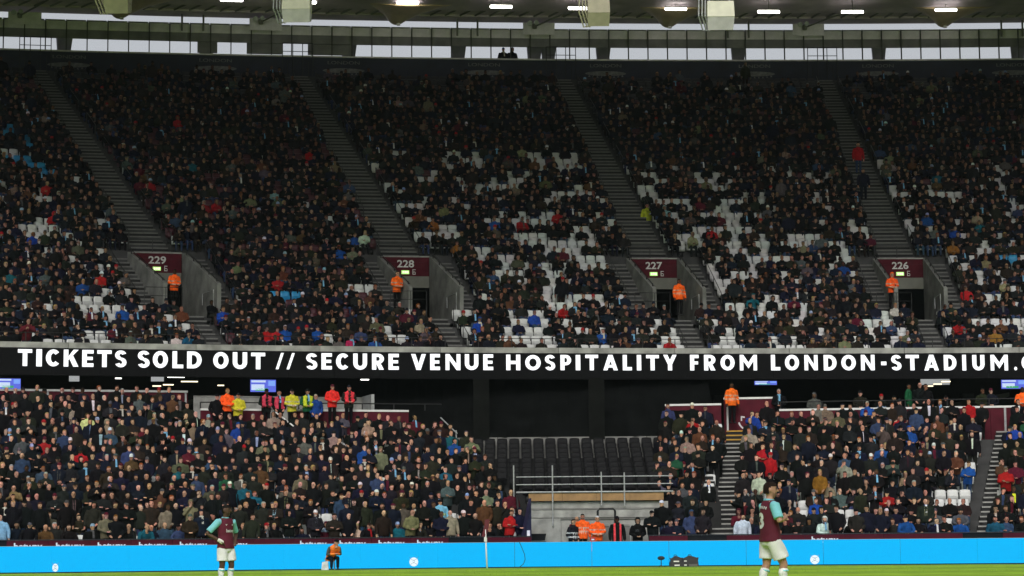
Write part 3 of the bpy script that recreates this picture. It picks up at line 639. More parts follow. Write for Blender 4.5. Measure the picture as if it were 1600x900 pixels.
# ------------------------------------------------------------------ lower tier
def lterrace(FR, a0f, a1f, n, name='lower_terrace'):
    mb = MB()
    for k in range(n):
        b0, b1, z = lrow(k)-.1, lrow(k)+.7, lz(k); a0, a1 = a0f(k), a1f(k); ss = np.linspace(a0, a1, 4)
        for p, q in zip(ss, ss[1:]):
            mb.poly([FR.p(p, b0, z-.4 if k else -.1), FR.p(q, b0, z-.4 if k else -.1), FR.p(q, b0, z), FR.p(p, b0, z)]); mb.poly([FR.p(p, b0, z), FR.p(q, b0, z), FR.p(q, b1, z), FR.p(p, b1, z)])
        for a in (a0, a1): mb.poly([FR.p(a, b0, 0), FR.p(a, b1, 0), FR.p(a, b1, z), FR.p(a, b0, z)])
    return mb.build(name, TERR, STAND)
NL, NR_ = 15, 13
def left_end(k): return 20.85 if k < 10 else 20.4 if k < 11 else 18.9 if k < 13 else 18.6
def left_rows(a): return 15 if a < 8.9 else 12 if a < 19.3 else 11
lterrace(LF, lambda k: -5.0, lambda k: left_end(k) if k < 12 else 8.9, NL)
lterrace(RF, lambda k: -.05 - .0*k, lambda k: 21.0, NR_)
# walkway behind the right block
def fbox(FR, a0, a1, b0, b1, z0, z1, name, M, parent, n=1):
    mb = MB(); ss = np.linspace(a0, a1, n+1)
    for p, q in zip(ss, ss[1:]): mb.hexa([FR.p(p, b0, z0), FR.p(q, b0, z0), FR.p(q, b1, z0), FR.p(p, b1, z0), FR.p(p, b0, z1), FR.p(q, b0, z1), FR.p(q, b1, z1), FR.p(p, b1, z1)])
    return mb.build(name, M, parent)
# aisles of the right block: steps as objects
RA = [(2.68, .46, 13), (12.94, .33, 13), (19.9, .42, 13)]
for ac, hw_, kk in RA:
    S = bpy.data.objects.new('aisle_stair', None); link(S, RF.p(ac, .2, .1), STAND)
    for k in range(0, kk+1):
        for half in (0, 1):
            if k == 0 and half == 0: continue
            b = lrow(k) - .1 - (0 if half else .4); z = lz(k) - (0 if half else .2)
            p = RF.p(ac, b, z-.2+.006); step(S, p, RF.ang, 2*hw_, .42, .2, STEPL)
    fbox(RF, ac-hw_, ac+hw_, .06, .1, -.1, .3, 'stair_base', RISER, S) if False else None
S = bpy.data.objects.new('aisle_stair', None); link(S, RF.p(2.6, 10, 5.3), STAND)
for i in range(3): p = RF.p(2.95, 10.0+.22*i, 5.3+.2*i); step(S, p, RF.ang, 1.5, .9 if i == 2 else .24, .2, STEPY)
# walls at the back of the lower tier
CREST = mat('white crest print', (.62, .60, .60), .6, .1, 3.0)
def back_wall(FR, a0, a1, b, z0, z1, label, M=CLARET, cap=WHITEP, capw=.09):
    W_ = empty('back_wall', FR.p((a0+a1)/2, b, z0), label, 'wall')
    n = max(1, int((a1-a0)/1.6)); ss = np.linspace(a0, a1, n+1)
    for p, q in zip(ss, ss[1:]): fbox(FR, p+.006, q-.006, b, b+.12, z0, z1, 'panel', M, W_)
    fbox(FR, a0, a1, b-.03, b+.15, z1+.003, z1+capw, 'cap', cap, W_)
    return W_
BWL = back_wall(LF, -5, 8.7, 12.4, 6.0, 7.72, 'claret wall with pale cap behind the top rows of the lower left stand')
for a in (.4, 2.6, 4.7, 6.9, 8.6): fbox(LF, a-.04, a+.04, 12.33, 12.39, 6.0, 7.7, 'pilaster', GALV, BWL)
PLF = back_wall(LF, 9.0, 12.1, 10.45, 5.0, 6.82, 'short claret platform wall under the two stewards in orange and yellow')
PL2 = back_wall(LF, 13.1, 18.7, 10.45, 5.0, 6.82, 'claret platform wall under the row of stewards in pink and yellow')
fbox(LF, 8.9, 18.7, 10.62, 13.5, 6.2, 6.35, 'platform', TERR, STAND)
BWG = back_wall(LF, 8.95, 17.0, 12.4, 6.35, 7.54, 'plain grey wall behind the stewards on the platform', CONC, CONC, .05)
fbox(LF, 17.0, 17.15, 10.8, 12.5, 6.35, 7.62, 'end_panel', GALV, BWG)
SW = empty('ramp_wall', LF.p(12.5, 10.3, 5.3), 'small pale ramp wall with white sloping handrail in the left stand', 'wall')
mb = MB(); mb.hexa([LF.p(12.15, 10.3, 5.0), LF.p(13.0, 8.6, 4.4), LF.p(13.05, 8.66, 4.4), LF.p(12.2, 10.36, 5.0), LF.p(12.15, 10.3, 6.75), LF.p(13.0, 8.6, 5.75), LF.p(13.05, 8.66, 5.75), LF.p(12.2, 10.36, 6.75)]); mb.build('panel', GALV, SW)
mb = MB(); mb.tube([LF.p(12.1, 10.25, 6.95), LF.p(13.0, 8.55, 5.95)], .035, 6); mb.build('handrail', WHITEP, SW)
BWR = back_wall(RF, -.1, 2.1, 10.7, 5.0, 7.05, 'claret wall with pale cap left of the standing orange steward')
BWC = back_wall(RF, 2.15, 4.25, 11.4, 5.6, 7.35, 'claret wall with half a white club crest behind the standing orange steward')
P = Vector(RF.p(3.12, 11.39, 6.42)); ax = Vector((RF.A[0], RF.A[1], 0)); zz = Vector((0, 0, 1))
mb = MB(); n = 20
for i in range(n):
    if 6 <= i <= 8: continue
    a0, a1 = PI*1.08 + (PI*.95)*i/n, PI*1.08 + (PI*.95)*(i+1)/n
    mb.poly([P + ax*(r*math.cos(a)) + zz*(r*math.sin(a)) for r, a in ((.5, a0), (.5, a1), (.43, a1), (.43, a0))])
for x0, pts in ((-.36, ((0, 0), (0, .22), (.06, .22), (.06, 0))), (-.30, ((.0, .15), (.0, .22), (.12, .2), (.12, .13))), (.28, ((0, 0), (0, .18), (.05, .18), (.05, 0))), (.33, ((0, .12), (.1, .2), (.12, .15), (.02, .08))), (.42, ((0, 0), (0, .2), (.05, .2), (.05, 0)))):
    mb.poly([P + ax*(x0+x) + zz*(y-.05) for x, y in pts])
mb.build('club_crest', CREST, BWC)
for a in (2.3, 4.2): fbox(RF, a-.035, a+.035, 11.34, 11.38, 5.9, 7.3, 'white_edge', WHITEP, BWC)
BW3 = back_wall(RF, 4.35, 14.05, 10.7, 5.0, 6.75, 'long claret wall with pale cap behind the top rows of the lower right stand')
for a in (5.6, 7.2, 8.6, 10.0, 11.6, 13.0): fbox(RF, a-.04, a+.04, 10.63, 10.69, 5.2, 6.75, 'pilaster', GALV, BW3)
BW4 = back_wall(RF, 14.6, 20.6, 11.6, 5.0, 7.3, 'claret wall with pale cap beside the steward at the far right')
Rr1 = railing('black rail with posts above the long claret wall of the lower right stand', [(RF.p(a, 10.75, 6.8), RF.p(a, 10.75, 7.15)) for a in np.arange(4.4, 14.1, 1.6)], [[RF.p(4.4, 10.75, 7.15), RF.p(14.05, 10.75, 7.15)]], r=.025)
Rr2 = railing('black rail in front of the stewards on the left platform', [(LF.p(a, 10.5, 6.9), LF.p(a, 10.5, 7.18)) for a in np.arange(9.0, 19.6, 1.5)], [[LF.p(9.0, 10.5, 7.18), LF.p(20.3, 10.5, 7.18)]], r=.028)
Rr3 = railing('white bent handrail beside the far right steps under the orange steward', [(RF.p(14.15, 10.2, 5.9), RF.p(14.2, 10.6, 7.0))], [[RF.p(14.1, 10.0, 6.2), RF.p(14.3, 10.5, 7.15), RF.p(14.55, 10.7, 7.15), RF.p(14.5, 10.6, 6.7)]], WHITEP, .03)
# front walls with sponsor boards
def front_wall(FR, a0, a1, texts, label, gaps=()):
    W_ = empty('perimeter_wall', FR.p((a0+a1)/2, -.55, 0), label, 'wall', 'front walls of the lower stand')
    fbox(FR, a0, a1, -.50, -.42, -.1, 1.20, 'backing', BLACK, W_, 4)
    a = a0
    while a < a1 - .05:
        e = min(a+1.55, a1)
        if not any(g0 < (a+e)/2 < g1 for g0, g1 in gaps):
            pn = fbox(FR, a+.008, e-.008, -.56, -.503, .30, 1.19, 'advert_panel', MAROON, W_)
            if any(t0 < (a+e)/2 < t1 for t0, t1 in texts):
                ax = Vector((FR.A[0], FR.A[1], 0)); lettering('lettering', 'betway', Vector(FR.p(a+.27, -.564, .79)), ax, Vector((0, 0, 1)), 1.05, .33, WHITEP, pn, .03)
        a = e
    fbox(FR, a0, a1, -.545, -.44, 1.203, 1.24, 'top_rail', BLACKM, W_, 4)
    return W_
front_wall(LF, -4.4, 20.7, [(.9, 9), (11.5, 17.6)], 'maroon sponsor boards along the front of the lower left stand', [(-4.4, .5), (16.9, 19.3)])
front_wall(RF, -.1, 20.5, [(6.6, 7.4), (10.0, 10.4)], 'maroon sponsor boards along the front of the lower right stand', [(1.6, 3.5), (11.6, 14.1)])
# ------------------------------------------------------------------ closed off middle section: black seats over a concrete wall
for px in (752, 932):
    X_, _ = sight(px, 640, 99.0); mb = MB(); mb.box(X_-.35, 98.75, 5.5, X_+.35, 99.0, 8.2); o = mb.build('pillar', mat('dark column paint', (.0065, .007, .0065), .95, spec=.05)); tag(o, 'dark square pillar standing in the black void, %s of the two' % ('left' if px < 800 else 'right'), 'pillar')
MID = empty('seating_platform', MF.p(1.5, .3, 0), 'concrete end wall with plywood edge carrying a block of black seats', 'platform')
DRAPE = mat('black drape', (.0035, .004, .004), .95, .5, 1.2, .4, 3, spec=.05)
mb = MB(); xs = np.linspace(-6.3, 9.0, 60)
def dr(x, f): return MF.p(x, 7.65 + .06*math.sin(x*3.1) + .03*math.sin(x*7.7+1) + 4.6*f, 5.60 + 3.3*f)
for a, b in zip(xs, xs[1:]):
    for f0, f1 in ((0, .35), (.35, .7), (.7, 1)): mb.poly([dr(a, f0), dr(b, f0), dr(b, f1), dr(a, f1)])
DRO = mb.build('drape', DRAPE, None, smooth=True); tag(DRO, 'large black drape covering the closed seats above the black seat block', 'drape')
MROWS = 10
def mz(k): return 2.56 + .232*k
def mb_(k): return .85 + .66*k
mb = MB()
for k in range(MROWS):
    mb.poly([MF.p(-6.2, mb_(k)-.1, mz(k)-.232 if k else 1), MF.p(8.5, mb_(k)-.1, mz(k)-.232 if k else 1), MF.p(8.5, mb_(k)-.1, mz(k)), MF.p(-6.2, mb_(k)-.1, mz(k))])
    mb.poly([MF.p(-6.2, mb_(k)-.1, mz(k)), MF.p(8.5, mb_(k)-.1, mz(k)), MF.p(8.5, mb_(k)+.56, mz(k)), MF.p(-6.2, mb_(k)+.56, mz(k))])
mb.build('terrace', RISER, MID)
for i in range(5): fbox(MF, -2.9+i*2.2+.01, -2.9+(i+1)*2.2-.01, 7.6, 7.7, 4.5, 5.62, 'rear_panel', CONC_D, MID)
fbox(MF, .55, 6.3, .35, .5, 0, 2.62, 'concrete_wall', CONC, MID)
fbox(MF, .55, 6.3, .30, .346, 2.30, 2.36, 'ledge', CONC_D, MID); fbox(MF, .55, 6.3, .27, .346, 1.98, 2.28, 'beam', CONC, MID)
fbox(MF, .55, 1.9, .20, .346, 0, 1.95, 'buttress', CONC, MID); fbox(MF, 1.903, 6.3, .30, .345, 1.90, 1.975, 'shadow_gap', CONC_D, MID)
fbox(MF, 3.3, 5.1, .31, .345, .2, 1.62, 'hatch', CONC_D, MID)
for a in (3.9, 4.75): fbox(MF, a-.02, a+.02, .28, .309, .2, 1.62, 'hatch_edge', GALV, MID)
fbox(MF, 3.25, 5.3, .27, .308, 1.63, 1.70, 'hatch_head', CONC, MID)
for i in range(4): fbox(MF, .6+i*1.38+.006, .6+(i+1)*1.38-.006, .18, .46, 2.66, 3.0, 'plank', WOODP, MID)
fbox(MF, .55, 6.3, .2, .5, 3.003, 3.06, 'edge_trim', WHITEP, MID) if False else None
Rm = empty('railing', MF.p(3, .15, 2.0), 'grey steel railing with three rails in front of the black seats', 'railing')
for px, y0, y1, b in ((803, 727, 790, .6), (864, 727, 822, .12), (940, 737, 790, .14), (976, 738, 790, .14)):
    X, z0 = sight(px, y1, 91.2+b); _, z1 = sight(px, y0, 91.2+b)
    mb = MB(); mb.tube([(X, 91.2+b, z0), (X, 91.2+b, z1)], .03, 6); mb.build('post', GALV, Rm)
for y in (745, 757, 769):
    X, z = sight(864, y, 91.35); mb = MB(); mb.tube([(.1, 91.35, z), (6.5, 91.35, z)], .022 if y < 769 else .035, 6); mb.build('rail', GALV, Rm)
Rh = empty('hoop_rail', MF.p(4, 0, 0), 'black bent tube hoop in front of the concrete wall', 'rail')
xa, za = sight(934, 806, 90.9); xb, zb = sight(961, 795, 90.9)
mb = MB(); mb.tube([(xa, 90.9, 0), (xa, 90.9, zb-.08), (xa+.08, 90.9, zb), (xb-.08, 90.9, zb), (xb, 90.9, zb-.08), (xb, 90.9, 0)], .045, 8); mb.build('tube', BLACKM, Rh, smooth=True)
Rx = railing('thin grey handrail rising beside the top of the left stand at the drape', [(MF.p(-2.5, 6.6, 5.4), MF.p(-2.5, 6.6, 5.9))], [[MF.p(-3.2, 7.2, 6.5), MF.p(-2.45, 6.5, 5.75)]], GALV, .03)
# dark end barrier and stair stringer of the left stand, folded black boxes
EB = empty('end_barrier', LF.p(20.9, .6, 0), 'dark navy end barrier with steel stringer closing the left stand', 'barrier')
NV = mat('navy barrier', (.018, .016, .055), .6, .2, 2.0)
mb = MB(); mb.hexa([LF.p(20.2, -.4, 0), LF.p(20.86, -.1, 0), LF.p(20.83, .1, 0), LF.p(20.2, 0, 0), LF.p(20.72, -.4, 2.5), LF.p(20.86, -.1, 2.75), LF.p(20.83, .1, 2.75), LF.p(20.72, 0, 2.5)]); mb.build('panel', NV, EB)
mb = MB(); mb.tube([LF.p(20.1, -.35, .9), LF.p(20.55, 1.2, 2.3)], .06, 6); mb.build('stringer', GALV, EB)
mb = MB(); mb.tube([LF.p(20.3, -.42, .6), LF.p(20.8, 1.5, 2.9)], .05, 6); mb.build('handrail', BLACKM, EB)
for i, z in enumerate((.9, 1.3)):
    mb = MB(); p = LF.p(20.62, -.43, z); mb.box(p[0]-.06, p[1]-.02, z-.1, p[0]+.06, p[1]-.005, z+.16); mb.build('sticker', GREYP, EB)
bx = [('topmost', 1.06), ('middle', .75), ('bottom', .36)]
for i, (wd, z) in enumerate(bx):
    mb = MB(); X, _ = sight(838+(i == 2)*2, 830, 91.0); q = .34 + .05*(i == 2); mb.hexa([(X-q, 90.6, z), (X+q, 90.6, z), (X+q, 91.1, z), (X-q, 91.1, z), (X-q-.02, 90.58, z+.2), (X+q+.04, 90.58, z+.2), (X+q, 91.1, z+.24), (X-q, 91.1, z+.24)])
    mb.box(X-q-.03, 90.56, z+.2, X+q+.05, 91.12, z+.27); o = mb.build('storage_crate', SEATK); tag(o, 'black plastic crate beside the navy barrier, %s of its stack' % wd, 'crate', 'black crates by the concrete wall')
# ------------------------------------------------------------------ seats
def seat_parts():
    back = MB(); nx, nz = 4, 4; W2 = .225
    def S(i, j, off):
        x = (i/nx*2-1); z = j/nz; wx = W2*(1 - .10*(z > .9) - .05*(z < .1))
        zz_ = .44 + .47*z - .022*abs(x)**2*(z > .9); yy = .36 + .07*z + .03*abs(x)**2*-1 + off
        return (x*wx, yy, zz_)
    for off, fl in ((0, 0), (.035, 1)):
        b = len(back.v)
        for j in range(nz+1):
            for i in range(nx+1): back.v.append(S(i, j, off))
        for j in range(nz):
            for i in range(nx):
                q = (b+j*(nx+1)+i, b+j*(nx+1)+i+1, b+(j+1)*(nx+1)+i+1, b+(j+1)*(nx+1)+i); back.f.append(q if not fl else q[::-1]); back.m.append(0)
    n1 = (nx+1)*(nz+1); rim = [i for i in range(nx+1)] + [j*(nx+1)+nx for j in range(1, nz+1)] + [nz*(nx+1)+i for i in range(nx-1, -1, -1)] + [j*(nx+1) for j in range(nz-1, 0, -1)]
    for a, b in zip(rim, rim[1:]+rim[:1]): back.f.append((a, a+n1, b+n1, b)); back.m.append(0)
    back.box(-.10, .38, .0, .10, .44, .45, 1)
    pan = MB(); pan.hexa([(-.19, .30, .36), (.19, .30, .36), (.20, .345, .40), (-.20, .345, .40), (-.205, .20, .62), (.205, .20, .62), (.205, .30, .665), (-.205, .30, .665)])
    pan.hexa([(-.15, .275, .355), (.15, .275, .355), (.15, .3, .356), (-.15, .3, .356), (-.19, .188, .56), (.19, .188, .56), (.19, .23, .56), (-.19, .23, .56)])
    return back, pan
SBK, SPN = seat_parts()
SEATME = {}
for nm_, M in (('white', SEATW), ('blue', SEATB), ('claret', SEATC), ('black', SEATK)):
    SEATME[nm_] = (SBK.mesh('seat_back', [M, BLACKM], smooth=True), SPN.mesh('seat_pan', [M]))
SEATCOL = {'white': (.55, .565, .555), 'blue': (.02, .26, .52), 'claret': (.06, .008, .016), 'black': (.012, .012, .013)}
SCOL, SBLK = np.array([]), None
def seat_obj(p, yaw, colr, label, group):
    o = bpy.data.objects.new('folding_seat', SEATME[colr][0]); link(o, p); o.rotation_euler = (0, 0, yaw); tag(o, label, 'seat', group)
    c = bpy.data.objects.new('seat_pan', SEATME[colr][1]); COL.objects.link(c); c.parent = o; WL[c.name] = Vector(p)
    return o
bk_v = np.array(SBK.v); pn_v = np.array(SPN.v)
class Soup:                          # many alike pieces joined into one stuff mesh with a face colour
    def __init__(s): s.V = []; s.F = []; s.C = []; s.n = 0
    def add(s, v, tris, cols):
        s.V.append(v); s.F.append(tris + s.n); s.C.append(cols); s.n += len(v)
    def build(s, name, M, kind='stuff', parent=None, origin=None):
        V = np.concatenate(s.V); F = np.concatenate(s.F); C = np.concatenate(s.C)
        return soup_obj(name, V, F, C, M, kind, parent)
def soup_mesh(name, V, F, C, M, smooth=True):
    me = bpy.data.meshes.new(name); me.vertices.add(len(V)); me.vertices.foreach_set('co', V.astype(np.float32).ravel())
    n = len(F); me.loops.add(n*3); me.loops.foreach_set('vertex_index', F.astype(np.int32).ravel())
    me.polygons.add(n); me.polygons.foreach_set('loop_start', np.arange(n, dtype=np.int32)*3)
    try: me.polygons.foreach_set('loop_total', np.full(n, 3, dtype=np.int32))
    except Exception: pass
    me.polygons.foreach_set('use_smooth', np.full(n, smooth))
    at = me.attributes.new('col', 'FLOAT_COLOR', 'CORNER')
    c4 = np.ones((n, 4), dtype=np.float32); c4[:, :3] = C; at.data.foreach_set('color', np.repeat(c4, 3, axis=0).ravel())
    me.materials.append(M); me.update(calc_edges=True); me.validate(); return me
def soup_obj(name, V, F, C, M, kind='stuff', parent=None, loc=(0, 0, 0)):
    o = bpy.data.objects.new(name, soup_mesh(name, V, F, C, M)); link(o, loc, parent)
    if kind: o['kind'] = kind
    return o
def tris_of(faces):
    out = []
    for f in faces:
        for i in range(1, len(f)-1): out.append((f[0], f[i], f[i+1]))
    return np.array(out)
SEAT_V = np.concatenate([bk_v, pn_v]); SEAT_F = np.concatenate([tris_of(SBK.f), tris_of(SPN.f) + len(bk_v)])
SEAT_LEG = np.zeros(len(SEAT_F), bool); _tb = len(tris_of(SBK.f)); SEAT_LEG[_tb-12:_tb] = True
def rotz(v, a):
    c, s = math.cos(a), math.sin(a); r = v.copy(); r[:, 0] = v[:, 0]*c - v[:, 1]*s; r[:, 1] = v[:, 0]*s + v[:, 1]*c; return r
SEATMAT = mat('seat plastic', rough=.5, var=.08, scale=1.0, attr='col')
# ------------------------------------------------------------------ people: each template is lofted, fused to one surface and thinned
SKIN, COAT, LEGS, SHOE, BEARD, EYES = 0, 1, 2, 3, 4, 5
class Body:
    def __init__(s): s.v = []; s.f = []; s.r = []
    def loft(s, rings, reg, n=12):      # rings: (centre, rx, ry[, axis]) stacked along the path; rx across the body, ry the other way
        cs = [Vector(r[0]) for r in rings]; b = len(s.v); N = len(rings)
        for i, r in enumerate(rings):
            d = (cs[min(i+1, N-1)] - cs[max(i-1, 0)]).normalized()
            x = Vector((1, 0, 0)); x = (x - d*x.dot(d))
            x = x.normalized() if x.length > .2 else (Vector((0, 1, 0)) - d*d.y).normalized()
            y = d.cross(x)
            for k in range(n):
                a = 2*PI*k/n; q = cs[i] + x*(math.cos(a)*r[1]) + y*(math.sin(a)*r[2]); s.v.append(q)
        for i in range(N-1):
            for k in range(n):
                k2 = (k+1) % n; s.f.append((b+i*n+k, b+i*n+k2, b+(i+1)*n+k2, b+(i+1)*n+k)); s.r.append(reg)
        for i, sg in ((0, -1), (N-1, 1)):
            c = len(s.v); s.v.append(cs[i])
            for k in range(n):
                k2 = (k+1) % n
                s.f.append((b+i*n+k2, b+i*n+k, c) if sg < 0 else (b+i*n+k, b+i*n+k2, c)); s.r.append(reg)
    def limb(s, pts, rad, reg, n=10):
        P = [Vector(p) for p in pts]; out = [(P[0] - (P[1]-P[0]).normalized()*rad[0]*.5, rad[0]*.55, rad[0]*.55)]
        for i, p in enumerate(P): out.append((p, rad[i], rad[i]))
        out.append((P[-1] + (P[-1]-P[-2]).normalized()*rad[-1]*.6, rad[-1]*.5, rad[-1]*.5)); s.loft(out, reg, n)
    def head(s, c, face=True):
        c = Vector(c); R = []
        for z, rx, ry, oy in ((-.118, .022, .025, -.055), (-.105, .045, .05, -.04), (-.08, .058, .072, -.02), (-.05, .066, .085, -.008), (-.015, .073, .092, 0), (.02, .077, .097, .004), (.055, .077, .098, .006), (.085, .067, .086, .008), (.108, .046, .06, .008), (.12, .018, .024, .008)):
            R.append((c + Vector((0, oy, z)), rx, ry))
        s.loft(R, SKIN, 14)
        s.limb([c + Vector((0, -.088, .022)), c + Vector((0, -.108, -.018))], [.012, .018], SKIN, 6)
        for e in (-1, 1): s.loft([(c + Vector((e*.074, .012, -.035)), .012, .02), (c + Vector((e*.084, .018, .0)), .012, .028), (c + Vector((e*.078, .016, .035)), .010, .02)], SKIN, 6)
        s.limb([c + Vector((0, .02, -.16)), c + Vector((0, .012, -.07))], [.056, .052], SKIN, 10)
    def hand(s, w, d, side):            # palm with five unequal bent fingers
        w = Vector(w); d = Vector(d).normalized(); up_ = Vector((0, 0, 1)); x = d.cross(up_)
        x = x.normalized() if x.length > .1 else Vector((1, 0, 0)); y = x.cross(d)
        s.loft([(w, .026, .018), (w + d*.05, .04, .017), (w + d*.095, .038, .015)], SKIN, 8)
        for i, L in enumerate((.062, .074, .078, .068)):
            b = w + d*.09 + x*(-.03+.02*i); s.limb([b, b + d*L*.5 - y*.006, b + d*L*.85 - y*.03], [.0095, .009, .008], SKIN, 6)
        b = w + d*.03 + x*(.038*side); s.limb([b, b + d*.035 + x*(.025*side), b + d*.06 + x*(.02*side) - y*.015], [.012, .011, .009], SKIN, 6)
    def solid(s, voxel, ntris, smooth=1):
        me = bpy.data.meshes.new('body'); me.from_pydata([tuple(v) for v in s.v], [], s.f); me.update()
        bvh = BVHTree.FromPolygons([tuple(v) for v in s.v], s.f)
        o = bpy.data.objects.new('body', me); COL.objects.link(o)
        a = o.modifiers.new('r', 'REMESH'); a.mode = 'VOXEL'; a.voxel_size = voxel
        if smooth: b = o.modifiers.new('s', 'SMOOTH'); b.iterations = smooth; b.factor = .5
        dg = bpy.context.evaluated_depsgraph_get(); dg.update()
        m2 = bpy.data.meshes.new_from_object(o.evaluated_get(dg)); nf = sum(len(p.vertices)-2 for p in m2.polygons)
        o.modifiers.clear(); o.data = m2
        d = o.modifiers.new('d', 'DECIMATE'); d.ratio = min(1, ntris/max(1, nf)); d.use_collapse_triangulate = True
        dg.update(); m3 = bpy.data.meshes.new_from_object(o.evaluated_get(bpy.context.evaluated_depsgraph_get()))
        V = np.array([tuple(v.co) for v in m3.vertices]); F = tris_of([tuple(p.vertices) for p in m3.polygons])
        reg = []
        for f in F:
            c = Vector(V[f].mean(0)); hit = bvh.find_nearest(c); reg.append(s.r[hit[2]])
        bpy.data.objects.remove(o); bpy.data.meshes.remove(me); bpy.data.meshes.remove(m2); bpy.data.meshes.remove(m3)
        return V, F, np.array(reg)
ARMS = {  # standing: elbow, wrist, hand direction for the right (+x) arm; mirrored with small changes
    'down': ((.285, .03, 1.12), (.295, -.06, .86), (0, -.15, -1)),
    'pocket': ((.30, .05, 1.13), (.22, -.12, .95), (-.5, -.2, -.6)),
    'crossed': ((.285, -.04, 1.14), (-.02, -.23, 1.18), (-1, -.1, .1)),
    'clap': ((.29, -.08, 1.16), (.06, -.32, 1.27), (-.4, -.3, .6)),
    'face': ((.25, -.16, 1.22), (.06, -.19, 1.46), (-.4, -.1, .7)),
    'front': ((.29, -.02, 1.13), (.08, -.24, 1.02), (-.7, -.5, -.1))}
def make_person(kind, ra, la, lean_=0.0, bulk=1.1):
    B = Body()
    if kind == 'stand':
        top = lambda z: Vector((0, -lean_*max(0, z-.9), z))
        for e in (-1, 1):
            B.limb([(e*.095, .01, .90), (e*.105, -.01, .48), (e*.11, .02, .10)], [.098, .072, .058], LEGS)
            B.loft([((e*.11, .07, .035), .035, .03), ((e*.113, .0, .045), .045, .045), ((e*.12, -.10, .035), .046, .032), ((e*.122, -.17, .026), .03, .02)], SHOE, 8)
        B.loft([(top(.78), .185*bulk, .135*bulk), (top(.95), .183*bulk, .135*bulk), (top(1.10), .18*bulk, .13*bulk), (top(1.24), .195*bulk, .135*bulk), (top(1.36), .205*bulk, .128*bulk), (top(1.44), .17*bulk, .105*bulk), (top(1.49), .095, .085), (top(1.525), .082, .08)], COAT, 16)
        hc = top(1.645) + Vector((0, -.02, 0)); sh = 1.405; off = 0.
        arms = (ARMS[ra], ARMS[la])
    else:
        top = lambda z: Vector((0, .27 - lean_*max(0, z-.5), z))
        for e in (-1, 1):
            B.limb([(e*.10, .25, .53), (e*.13, -.10, .55), (e*.13, -.10, .52)], [.095, .078, .07], LEGS)
            B.limb([(e*.13, -.11, .53), (e*.135, -.10, .12)], [.07, .055], LEGS)
            B.loft([((e*.135, -.05, .035), .035, .03), ((e*.135, -.12, .045), .043, .042), ((e*.14, -.22, .033), .044, .03), ((e*.14, -.29, .024), .028, .018)], SHOE, 8)
        B.loft([(top(.44), .19*bulk, .15*bulk), (top(.58), .19*bulk, .15*bulk), (top(.72), .185*bulk, .135*bulk), (top(.86), .20*bulk, .135*bulk), (top(.97), .205*bulk, .128*bulk), (top(1.04), .17*bulk, .105*bulk), (top(1.09), .095, .085), (top(1.12), .082, .08)], COAT, 16)
        hc = top(1.235) + Vector((0, -.03, 0)); sh = 1.005; off = -.40
        SA_ = {'lap': ((.29, .12, .76), (.08, -.06, .66), (-.5, -.6, -.1)), 'crossed': ((.285, .20, .76), (-.02, .05, .80), (-1, -.1, .1)), 'knees': ((.27, -.02, .70), (.06, -.22, .72), (-.5, -.5, 0)), 'face': ((.24, .0, .80), (.05, -.02, 1.05), (-.3, -.1, .8)), 'pocket': ((.30, .25, .76), (.20, .06, .62), (-.5, -.6, -.1))}
        arms = (SA_[ra], SA_[la])
    for e, A in ((1, arms[0]), (-1, arms[1])):
        S0 = top(sh) + Vector((e*.175*bulk, 0, 0)); el = Vector((e*A[0][0], A[0][1], A[0][2])); wr = Vector((e*A[1][0], A[1][1] + (.03 if e < 0 and ra == la == 'crossed' else 0), A[1][2] - (.06 if e < 0 and ra == la == 'crossed' else 0)))
        B.limb([S0, S0.lerp(el, .5) + Vector((e*.01, 0, 0)), el, el.lerp(wr, .55), wr], [.074*bulk, .066*bulk, .058*bulk, .052*bulk, .044*bulk], COAT, 10)
        hd = Vector((e*A[2][0], A[2][1], A[2][2])).normalized()
        if ra != 'pocket' or True:
            B.loft([(wr + hd*.02, .030, .030), (wr + hd*.07, .042, .028), (wr + hd*.13, .036, .022), (wr + hd*.165, .02, .014)], SKIN, 8)
    B.head(hc)
    B.limb([hc + Vector((0, .03, -.23)), hc + Vector((0, .01, -.10))], [.06, .052], SKIN, 8)
    return B, hc
def finish(T, hc):
    V, F, R = T; c = V[F].mean(1); d = c - np.array(hc)
    hd = (d[:, 2] > -.13) & (np.abs(d[:, 0]) < .1) & (np.abs(d[:, 1]) < .13) & (R == SKIN)
    R = R.copy()
    R[hd & (d[:, 2] < -.045) & (d[:, 1] < -.02)] = BEARD
    R[hd & (d[:, 2] > .0) & (d[:, 2] < .036) & (np.abs(d[:, 0]) > .014) & (np.abs(d[:, 0]) < .056) & (d[:, 1] < -.06)] = EYES
    bv = BVHTree.FromPolygons([tuple(v) for v in V], [tuple(f) for f in F]); S = []
    for z in np.linspace(hc[2]-.17, hc[2]-.60, 7):         # line down the middle of the chest, for open coats and zips
        for x in (-1, 1):
            h = bv.ray_cast(Vector((x*.03, -1.5, z)), Vector((0, 1, 0))); S.append((x, (h[0].y if h[0] else -.12) - .012, z))
    SF = []
    for i in range(6): a = i*2; SF += [(a, a+1, a+3), (a, a+3, a+2)]
    return dict(V=V, F=F, R=R, hc=np.array(hc), S=np.array(S), SF=np.array(SF))
